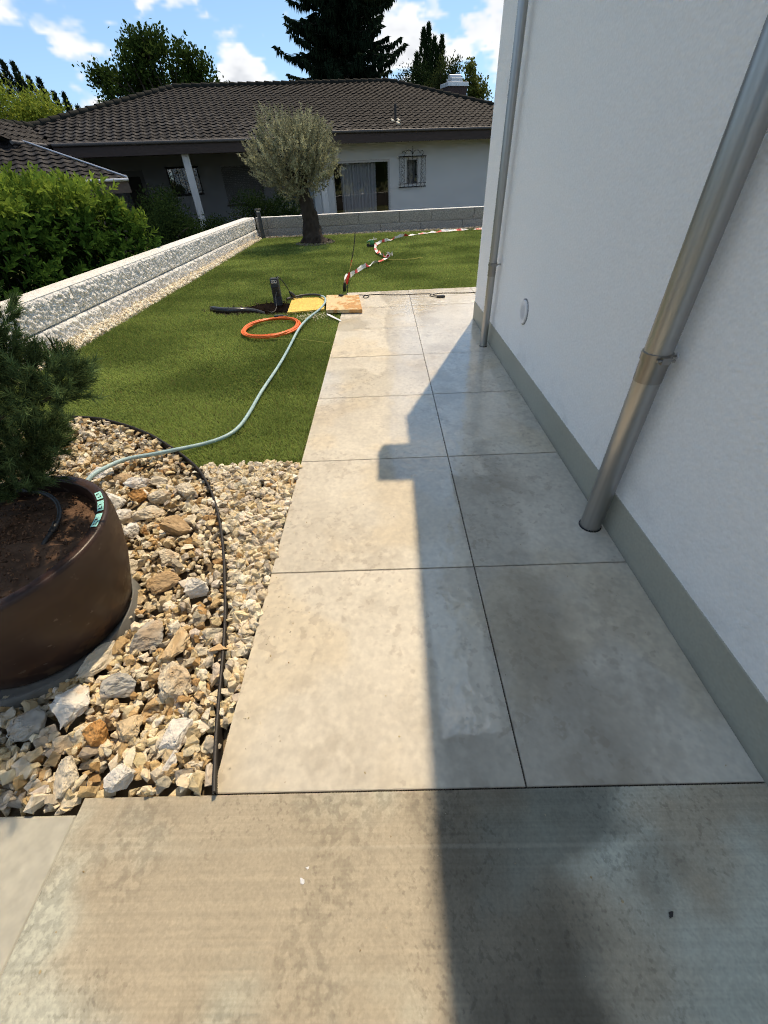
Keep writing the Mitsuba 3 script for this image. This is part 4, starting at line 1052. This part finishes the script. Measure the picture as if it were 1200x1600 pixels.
obj('fascia', [frame(bx(.02, 7, -.04, 0, 1.30, 1.56), A_*[1, 1, 0], dA, gz, [0, 0, 1])], 'm_fascia_b', ga)
obj('wall', [frame(bx(.5, 6.5, -.6, -.4, -.2, 1.45), A_*[1, 1, 0], dA, gz, [0, 0, 1]), frame(bx(.5, .7, -3, -.61, -.2, 1.45), A_*[1, 1, 0], dA, gz, [0, 0, 1])], 'm_fascia_b', ga)

# ------------------------------------------------------------------ plants


def fan(V, f, c, key, m, parent=None, **k):
    return obj(key, trimesh.Trimesh(V, f, process=False), m, parent, color=np.clip(c, .004, .9), **k)


# olive tree
ol = thing('olive_tree', 'clipped grey green olive tree with a gnarled dark trunk on the lawn', 'tree')
ro = np.random.default_rng(17)
ob = np.array([-2.37, 13.9, 0.])


def gnarl(path, rad, k, seed, amp=.25):
    m = tube(path, rad, k); v = np.array(m.vertices); c = np.repeat(path, k, 0); c = np.vstack([c, path[0], path[-1]])
    d = v-c; h = meshkit.fbm(v*[9, 9, 3.2]+seed, 3, 3)-.5
    m.vertices = c+d*(1+amp*2*h[:, None]); return m


tp = spline([ob+[.02, 0, -.06], ob+[0, 0, .12], ob+[-.02, .02, .42], ob+[-.05, 0, .75], ob+[-.09, .02, 1.05], ob+[-.12, 0, 1.25]], 40)
rad = np.interp(np.linspace(0, 1, 40), [0, .08, .25, .5, .75, 1], [.44, .34, .23, .19, .175, .12])
obj('trunk', [gnarl(tp, rad, 30, 3., .55)]+[gnarl(spline([ob+[.1*s_, -.05, .35], ob+[.22*s_, -.06, .12], ob+[.34*s_, -.1, -.04]], 14), np.linspace(.10, .07, 14), 12, 5.+s_, .3) for s_ in (-.6, 1)], 'm_bark', ol, smooth=60)
limbs, tips = [], []
oc = ob+[-.25, 0, 1.80]
for k in range(26):
    d = rdir(1, ro)[0]; d[2] = abs(d[2])*.8+.1; e_ = oc+d*np.array([1.0, .95, .75])*ro.uniform(.6, .9)
    limbs.append(tube(spline([tp[-4], (tp[-1]+e_)/2+ro.normal(0, .06, 3), e_], 10), np.linspace(.05, .008, 10), 6))
obj('limbs', limbs, 'm_bark', ol, smooth=50)
LV, LF, LC_, lb_ = [], [], [], 0
ns = 2100
d = rdir(ns, ro); sh = oc+d*np.array([1.08, 1.0, .86])*(ro.uniform(.12, 1., (ns, 1))**.42)*(.72+.56*meshkit.fbm(d*1.9+3, 3, 6))[:, None]
lump = meshkit.fbm(sh*2.6, 3, 4); sh = sh[(lump > .40)]; d = d[(lump > .40)]
low = sh[:, 2] < oc[2]-.55
sh, d = sh[~(low & (np.abs(sh[:, 0]-oc[0]) > .75))], d[~(low & (np.abs(sh[:, 0]-oc[0]) > .75))]
for o, dd_ in zip(sh, d):
    ax = unit(dd_*[.7, .7, .5]+[0, 0, .8]+ro.normal(0, .3, 3)); L = ro.uniform(.14, .30); nl = ro.integers(14, 22)
    t = np.linspace(.05, 1, nl); p0 = o+ax*(t*L)[:, None]; ld = unit(ax*.7+rdir(nl, ro)*.9)*ro.uniform(.045, .08, (nl, 1))
    sd = unit(np.cross(ld, rdir(nl, ro)))*.0115
    V, f = quads(p0, ld, sd); LV.append(V); LF.append(f+lb_); lb_ += len(V)
    c = np.array([.31, .315, .20])*ro.uniform(.4, 1.5)*(1+ro.normal(0, .14, (nl, 1))); LC_.append(np.repeat(c, 4, 0))
fan(np.vstack(LV), np.vstack(LF), np.vstack(LC_), 'crown', 'm_leaf', ol, kind='stuff')
q = pt_in(Point(-2.3, 13.75).buffer(.55).difference(Point(-2.37, 13.9).buffer(.25)), 300, ro)
mm, cc = scatter_stones(np.c_[q, np.zeros(len(q))], ro.uniform(.015, .045, len(q)), protos, np.array([[.16, .14, .11]])*ro.uniform(.4, 1.3, (len(q), 1)), ro, .5)
obj('tree_ring_gravel', mm, 'm_vc', color=cc, kind='stuff', label='dark gravel ring round the olive trunk', cat='gravel')

# laurel hedge
la = thing('laurel_hedge', 'bright green glossy cherry laurel hedge behind the left granite wall', 'hedge')
rl = np.random.default_rng(23)
LVs, LCs = [], []


def laurel_leaf(p, u, nrm, L, W, fold):
    s = unit(np.cross(u, nrm)); n_ = np.cross(s, u)
    a, b, c, d_, e_ = p, p+u*L*.35+n_*L*.05, p+u*L*.7+n_*L*.03, p+u*L-n_*L*.06, None
    w1, w2 = s*W*.5, s*W*.42; up = n_*W*fold
    return np.array([a, b, c, d_, b-w1+up, c-w2+up, b+w1+up, c+w2+up])


LFT = np.array([[0, 1, 4], [4, 1, 5], [1, 2, 5], [5, 2, 3], [0, 6, 1], [6, 7, 1], [7, 2, 1], [7, 3, 2]])
allv, allc = [], []


def hedge_top(y):
    return np.interp(y, [3.5, 6, 7.5, 8.6, 9.4, 10.2, 10.6], [1.42, 1.50, 1.54, 1.46, 1.14, .70, .4])-.06


nsh = 1050
for _ in range(nsh):
    y = rl.uniform(4.2, 9.8); mode = rl.uniform()
    top = hedge_top(y)+.16*(meshkit.noise(np.array([y*2.3, 1., 3.]))-.5)
    if mode < .72:   # top surface and upright shoots
        x = -5.0-rl.uniform(0, 1.7); z = top-rl.uniform(.0, .22)-(.25 if x > -5.25 else 0)*rl.uniform(0, 1); ax = unit(np.array([rl.normal(.15, .3), rl.normal(-.1, .3), 1.]))
    else:           # front face
        x = -4.98-rl.uniform(0, .35)+.12*(meshkit.noise(np.array([y*3, 2., 7.]))-.5); z = rl.uniform(.35, top); ax = unit(np.array([.8, rl.normal(-.25, .35), rl.uniform(.3, 1.)]))
    young_lit = max(0, min(1, (z-top+.35)/.4))*rl.uniform(.3, 1)  # upper leaves lightened as young and sunlit, lower ones darkened as shaded
    nl = rl.integers(7, 12); L0 = rl.uniform(.16, .30)
    ph = rl.uniform(0, 6.3); s1 = unit(np.cross(ax, [.3, .2, .9])); s2 = np.cross(ax, s1)
    for k in range(nl):
        ph += 2.4; t = (k+.5)/nl; rdv = s1*math.cos(ph)+s2*math.sin(ph)
        u = unit(rdv*(1.0-.55*t)+ax*(.35+.8*t)); nrm = unit(ax-u*(ax@u)+rl.normal(0, .2, 3))
        L = rl.uniform(.10, .175)*(1-.25*t)
        allv.append(laurel_leaf(np.array([x, y, z])+ax*L0*t, u, nrm, L, L*.38, .22))
        c = np.array([.050, .108, .020])*(1-young_lit*.95)+np.array([.37, .49, .07])*young_lit*.95
        allc.append(c*rl.uniform(.7, 1.3))
allv, allc = np.array(allv), np.array(allc)
order = np.argsort(np.linalg.norm(allv[:, 0]-EYE, axis=1)+1.2*rl.uniform(size=len(allv)))
vis = [k for k in order if allv[k, 0, 0] > -5.35 and allv[k, 0, 2] > .75][:300]
vs = set(vis)
for k in vis:
    obj('leaf', trimesh.Trimesh(allv[k], LFT, process=False), 'm_laurel', la, color=np.repeat(allc[k][None], 8, 0), smooth=True)
rest = np.array([k for k in range(len(allv)) if k not in vs])
fan(allv[rest].reshape(-1, 3), (LFT[None]+(np.arange(len(rest))*8)[:, None, None]).reshape(-1, 3), np.repeat(allc[rest], 8, 0), 'foliage', 'm_laurel', la, kind='stuff', smooth=True)
# inner stems and old leaves, the leaf colour darkened for shade inside the hedge
ni = 14000
pi = np.c_[rl.uniform(-6.7, -5.2, ni), rl.uniform(4.2, 9.7, ni), np.zeros(ni)]; pi[:, 2] = rl.uniform(-.1, 1, ni)*(np.array([hedge_top(y) for y in pi[:, 1]])-.22)
V, f = quads(pi, rdir(ni, rl)*.13, rdir(ni, rl)*.03)
fan(V, f, np.repeat(np.array([[.022, .045, .01]])*rl.uniform(.5, 1.4, (ni, 1)), 4, 0), 'inner_foliage', 'm_leaf', la, kind='stuff')
obj('stems', [tube(np.array([[x, y, -.15], [x+rl.normal(0, .1), y+rl.normal(0, .1), .9], [x+rl.normal(0, .25), y+rl.normal(0, .25), 1.35]]), [.03, .02, .008], 6) for x, y in np.c_[rl.uniform(-6.3, -5.4, 30), rl.uniform(4.4, 10.2, 30)]], 'm_bark', la, smooth=50, kind='stuff')


def shrub(name, label, cat, lobes, n, leaf, wid, cols, seed, cl=18, sig=.13, stems=5, m='m_leaf', up=.3, part='foliage', surf=.45, trunk=None, limb_r=.05, group=None, gap=.36):
    """leaf clusters through a set of ellipsoid lobes, with limbs from the foot to some of the clusters"""
    r = np.random.default_rng(seed); t_ = thing(name, label, cat, group)
    vol = np.array([a_[1][0]*a_[1][1]*a_[1][2] for a_ in lobes])**.67; pk = r.choice(len(lobes), n, p=vol/vol.sum())
    c0 = np.array([lobes[k][0] for k in pk], float); rd = np.array([lobes[k][1] for k in pk], float)
    d = rdir(n, r); cen = c0+d*rd*(r.uniform(0, 1, (n, 1))**surf)
    lum = meshkit.fbm(cen/(rd.mean()*.42)+seed, 3, 2); kp = lum > gap; cen, d = cen[kp], d[kp]
    nc = len(cen); nl = nc*cl
    p = np.repeat(cen, cl, 0)+r.normal(0, sig, (nl, 3)); u = unit(np.repeat(d, cl, 0)*.5+rdir(nl, r)+[0, 0, up])*leaf*r.uniform(.6, 1.3, (nl, 1))
    v = unit(np.cross(u, rdir(nl, r)))*wid*r.uniform(.7, 1.3, (nl, 1))
    V, f = quads(p, u, v)
    t = np.repeat(r.uniform(0, 1, nc), cl)[:, None]*.7+.3*r.uniform(0, 1, (nl, 1))
    c = (1-t)*np.array(cols[0])+t*np.array(cols[1])
    fan(V, f, np.repeat(c*r.uniform(.75, 1.25, (nl, 1)), 4, 0), part, m, t_, kind='stuff')
    foot = np.array(trunk if trunk else (c0[:, 0].mean(), c0[:, 1].mean(), -.15), float)
    st = []; hub = foot+[0, 0, (c0[:, 2].min()-foot[2])*.6]
    if trunk:
        st.append(tube(spline([foot, (foot+hub)/2+r.normal(0, .05, 3), hub], 10), np.linspace(limb_r*2.4, limb_r*1.5, 10), 10))
    for k in r.choice(nc, min(stems, nc), replace=False):
        st.append(tube(spline([hub, (hub+cen[k])/2+r.normal(0, .12, 3)*np.linalg.norm(cen[k]-hub)*.4, cen[k]], 10), np.linspace(limb_r, limb_r*.18, 10), 6))
    obj('branches' if not trunk else 'trunk', st, 'm_bark_far', t_, smooth=50, kind=None if trunk else 'stuff')
    return t_


DK = ((.010, .022, .008), (.028, .05, .016))
shrub('shrub', 'dark shrub in shade right of the laurel, behind the left wall', 'shrub', [((-5.6, 11.7, .55), (.65, 1.0, .75)), ((-5.75, 12.6, .4), (.6, .8, .75))], 420, .07, .018, DK, 41, sig=.09)
shrub('shrub', 'low dark shrub below the white porch post', 'shrub', [((-6.0, 16.4, .1), (1.0, .6, .5)), ((-7.3, 16.3, .2), (.8, .6, .6))], 420, .07, .02, DK, 42, sig=.09)
shrub('shrub', 'dark shrub behind the corner of the walls left of the olive', 'shrub', [((-4.75, 17.3, .45), (.75, .6, .75)), ((-3.75, 17.4, .4), (.75, .6, .75))], 480, .07, .02, DK, 43, sig=.09)
shrub('shrub', 'tall dark shrub below the garage eaves', 'shrub', [((-7.8, 17.0, .7), (.7, .6, .75))], 200, .08, .02, DK, 44, sig=.1)

# trees beyond the house
WN = ((.020, .040, .010), (.060, .095, .022))
shrub('deciduous_tree', 'broad leafy walnut tree rising behind the left part of the roof', 'tree',
      [((-14.9, 40, 6.9), (2.4, 2.2, 2.2)), ((-17.4, 40, 6.4), (2.0, 1.8, 1.5)), ((-12.6, 40, 6.8), (1.4, 1.5, 1.5)), ((-11.4, 40.3, 6.2), (.9, 1.2, .9)), ((-18.9, 40, 7.1), (1.0, 1., .55)), ((-15.6, 40, 8.3), (1.2, 1.2, .8))],
      900, .21, .075, WN, 51, cl=24, sig=.22, stems=70, trunk=(-15.2, 40, -.2), limb_r=.16, surf=.5, gap=.42)
shrub('deciduous_tree', 'bright yellow green leafy tree at the left edge behind the garage', 'tree',
      [((-16.4, 25, 4.0), (1.9, 1.5, 1.05)), ((-14.9, 25, 3.55), (1.1, 1., .8)), ((-17.8, 25, 4.0), (1.8, 1.4, 1.2))],
      620, .12, .045, ((.12, .17, .02), (.36, .42, .07)), 52, cl=24, sig=.16, stems=25, trunk=(-16.5, 25, -.2), limb_r=.09)
shrub('deciduous_tree', 'small yellow leaved tree right of the chimney', 'tree',
      [((4.75, 31, 4.75), (.55, .5, .45)), ((5.1, 31, 4.3), (.55, .5, .4)), ((4.5, 31, 5.3), (.3, .3, .25))], 130, .13, .05, ((.05, .075, .014), (.15, .17, .04)), 53, cl=18, sig=.11, stems=14, trunk=(4.8, 31, -.2), limb_r=.04)
shrub('young_tree', 'tiny pale tree top peeping over the roof hip', 'tree', [((-15.3, 31, 4.65), (.3, .3, .35))], 40, .09, .03, ((.05, .08, .025), (.1, .14, .05)), 54, cl=12, sig=.08, stems=6, trunk=(-15.3, 31, -.2), limb_r=.03)
shrub('bushy_tree', 'dark bushy tree between the spruce and the cypress', 'tree', [((1.5, 35, 5.3), (.8, .8, .75)), ((2.2, 35, 5.4), (.7, .8, .9))], 240, .12, .03, ((.012, .026, .01), (.035, .055, .02)), 55, cl=20, sig=.16, stems=12, trunk=(1.8, 35, -.2), limb_r=.06, up=-.2)
shrub('bushy_tree', 'feathery olive green tree left of the chimney', 'tree', [((3.5, 33, 5.1), (.6, .6, .8)), ((3.95, 33, 5.5), (.3, .4, .5)), ((3.0, 33, 4.9), (.6, .6, .6)), ((3.3, 33, 5.7), (.2, .2, .4))], 200, .13, .03, ((.025, .04, .014), (.07, .09, .03)), 56, cl=20, sig=.13, stems=16, trunk=(3.6, 33, -.2), limb_r=.05, up=.8)


def spire_tree(label, tips, n, cols, seed, leaf, base):
    r = np.random.default_rng(seed); t_ = thing('cypress', label, 'tree'); V_, F_, C_l, b_ = [], [], [], 0; st = []
    for (x, y, zt, w, hgt) in tips:
        k = int(n*hgt); t = r.uniform(0, 1, k)**.8; a_ = r.uniform(0, 6.3, k); rad_ = w*(1-t)**.75*(r.uniform(.2, 1, k)**.5)*(.75+.5*meshkit.noise(np.c_[t*9, a_*1.2, 0*t+x*5]))
        p = np.c_[x+np.cos(a_)*rad_, y+np.sin(a_)*rad_, zt-hgt*(1-t)]
        u = unit(np.c_[np.cos(a_)*.55, np.sin(a_)*.55, np.ones(k)]+r.normal(0, .3, (k, 3)))*leaf*r.uniform(.6, 1.4, (k, 1)); v = unit(np.cross(u, rdir(k, r)))*leaf*.16
        V, f = quads(p, u, v); V_.append(V); F_.append(f+b_); b_ += len(V)
        tt = r.uniform(0, 1, (k, 1)); C_l.append(np.repeat((1-tt)*np.array(cols[0])+tt*np.array(cols[1]), 4, 0))
        st.append(tube(np.array([[base[0], base[1], 0], [(x+base[0])/2, (y+base[1])/2, zt-hgt*.9], [x, y, zt-.1]]), [.1, .06, .01], 6))
    fan(np.vstack(V_), np.vstack(F_), np.vstack(C_l), 'crown', 'm_leaf', t_, kind='stuff'); obj('trunk', st, 'm_bark_far', t_, smooth=50)


spire_tree('dark many tipped cypress between the spruce and the chimney', [(2.45, 36, 7.65, .42, 2.4), (2.75, 36.1, 7.85, .38, 2.2), (3.1, 36, 7.3, .40, 2.2), (3.55, 36.1, 7.35, .30, 2.0), (3.3, 36, 6.9, .4, 2.), (2.05, 36, 6.7, .45, 2.0), (2.7, 35.8, 6.9, .8, 2.6), (2.9, 35.8, 6.1, 1.1, 2.4)], 520, ((.012, .026, .011), (.035, .06, .022)), 61, .17, (2.7, 36))
spire_tree('row of dark conifer tips behind the yellow green tree', [(-20.2+.34*k, 31+.3*(k % 3), 6.62-.20*k+.16*((k*7) % 3), .42, 2.4) for k in range(14)], 420, ((.010, .020, .012), (.028, .045, .024)), 62, .17, (-17, 30))

# spruce
sp_ = thing('spruce', 'huge dark spruce with drooping branches rising behind the roof', 'tree')
r7 = np.random.default_rng(71); TB = np.array([-2.45, 38., 0])
obj('trunk', tube(np.array([TB+[0, 0, -.2], TB+[0, 0, 8], TB+[0, 0, 23.5]]), [.42, .30, .04], 12), 'm_bark_far', sp_, smooth=50)
SV, SF, SC, sb_, lim = [], [], [], 0, []
for z in np.arange(4.0, 22.2, .34):
    nb_ = 7
    for k in range(nb_):
        if z < 6.6 and r7.uniform() < .15:
            continue
        az = k*2*np.pi/nb_+z*1.7+r7.normal(0, .2); L = (4.35*(1-(z-4)/22)**.6)*r7.uniform(.55, 1.1)
        if math.cos(az) > .5 and z < 7.2:
            L *= r7.uniform(.45, 1.0)
        z0_ = z; zj = r7.uniform(-.4, .4); t = np.linspace(0, 1, 24); out = np.array([math.cos(az), math.sin(az), 0])
        drop = r7.uniform(-.32, -.14)*L*np.sin(t*np.pi*.7)+.10*L*np.clip(t-.75, 0, 1)*2
        path = TB+[0, 0, z+zj]+out*(t*L)[:, None]+np.c_[0*t, 0*t, drop]
        lim.append(tube(path[::4], np.linspace(.05, .012, len(path[::4])), 5, caps=False))
        m_ = int(L*88); tt = r7.uniform(.12, 1, m_); p = np.array([np.interp(tt, t, path[:, j]) for j in range(3)]).T
        lat = np.cross(out, [0, 0, 1.]); p = p+lat*(r7.normal(0, .17, m_)*(1-.4*tt))[:, None]*L*.28
        hl = r7.uniform(.22, .75, m_)*(1-.45*tt); u = np.c_[r7.normal(0, .16, m_), r7.normal(0, .16, m_), -np.ones(m_)]+out*.35*(tt[:, None])
        tip = (r7.uniform(size=m_) < .35)
        u[tip] = (out*1.0+lat*r7.normal(0, .6, m_)[tip, None]+[0, 0, -.15])*.8
        u = unit(u)*hl[:, None]; v = unit(np.cross(u, rdir(m_, r7)))*r7.uniform(.035, .075, m_)[:, None]
        V, f = quads(p, u, v); SV.append(V); SF.append(f+sb_); sb_ += len(V)
        c = np.array([.010, .020, .012])+np.array([.016, .024, .012])*r7.uniform(0, 1, (m_, 1)); SC.append(np.repeat(c, 4, 0))
obj('limbs', lim, 'm_bark_far', sp_, smooth=50)
fan(np.vstack(SV), np.vstack(SF), np.vstack(SC), 'crown', 'm_leaf', sp_, kind='stuff')

shrub('garden_tree', 'leafy green tree beyond the white house, seen only mirrored in the bungalow window', 'tree', [((15, 3, 3.2), (3.5, 3, 3)), ((19, 6, 3.), (3, 3, 2.8)), ((12, -1, 3.), (2.5, 3, 2.8))], 500, .4, .14, WN, 83, cl=22, sig=.45, stems=10, trunk=(15, 3, -.2), limb_r=.1)
shrub('garden_tree', 'leafy green tree behind the camera, seen only in reflections', 'tree', [((-4, -16, 3.), (2.5, 2, 2.2)), ((-6.5, -16, 2.2), (2.0, 2, 1.8))], 420, .3, .1, WN, 81, cl=20, sig=.3, stems=10, trunk=(-4.5, -16, -.2), limb_r=.1)
shrub('garden_tree', 'second leafy green tree behind the camera further left', 'tree', [((-12, -13, 2.6), (3., 2, 2.)), ((-15, -12, 2.2), (2.5, 2, 1.9))], 420, .3, .1, WN, 82, cl=20, sig=.3, stems=10, trunk=(-12.5, -13, -.2), limb_r=.1)

rd_ = np.random.default_rng(91); n = 420
q = np.c_[np.r_[-1.+np.abs(rd_.normal(0, .10, 140)), rd_.uniform(-1.38, .7, 280)], np.r_[rd_.uniform(.45, 2.3, 140), rd_.uniform(-.2, 2.4, 280)]]
mm, cc = scatter_stones(np.c_[q, np.full(n, .0008)], rd_.uniform(.0008, .0028, n)*rd_.choice([1, 1, 1, 2.2], n), protos, palcols(n, (3, 3, 2, 3, 2, 2, 1, 3), rd_)*.8, rd_, .4)
obj('grit', mm, 'm_vc', color=cc, kind='stuff', label='scattered grit and stone dust on the paving', cat='grit')
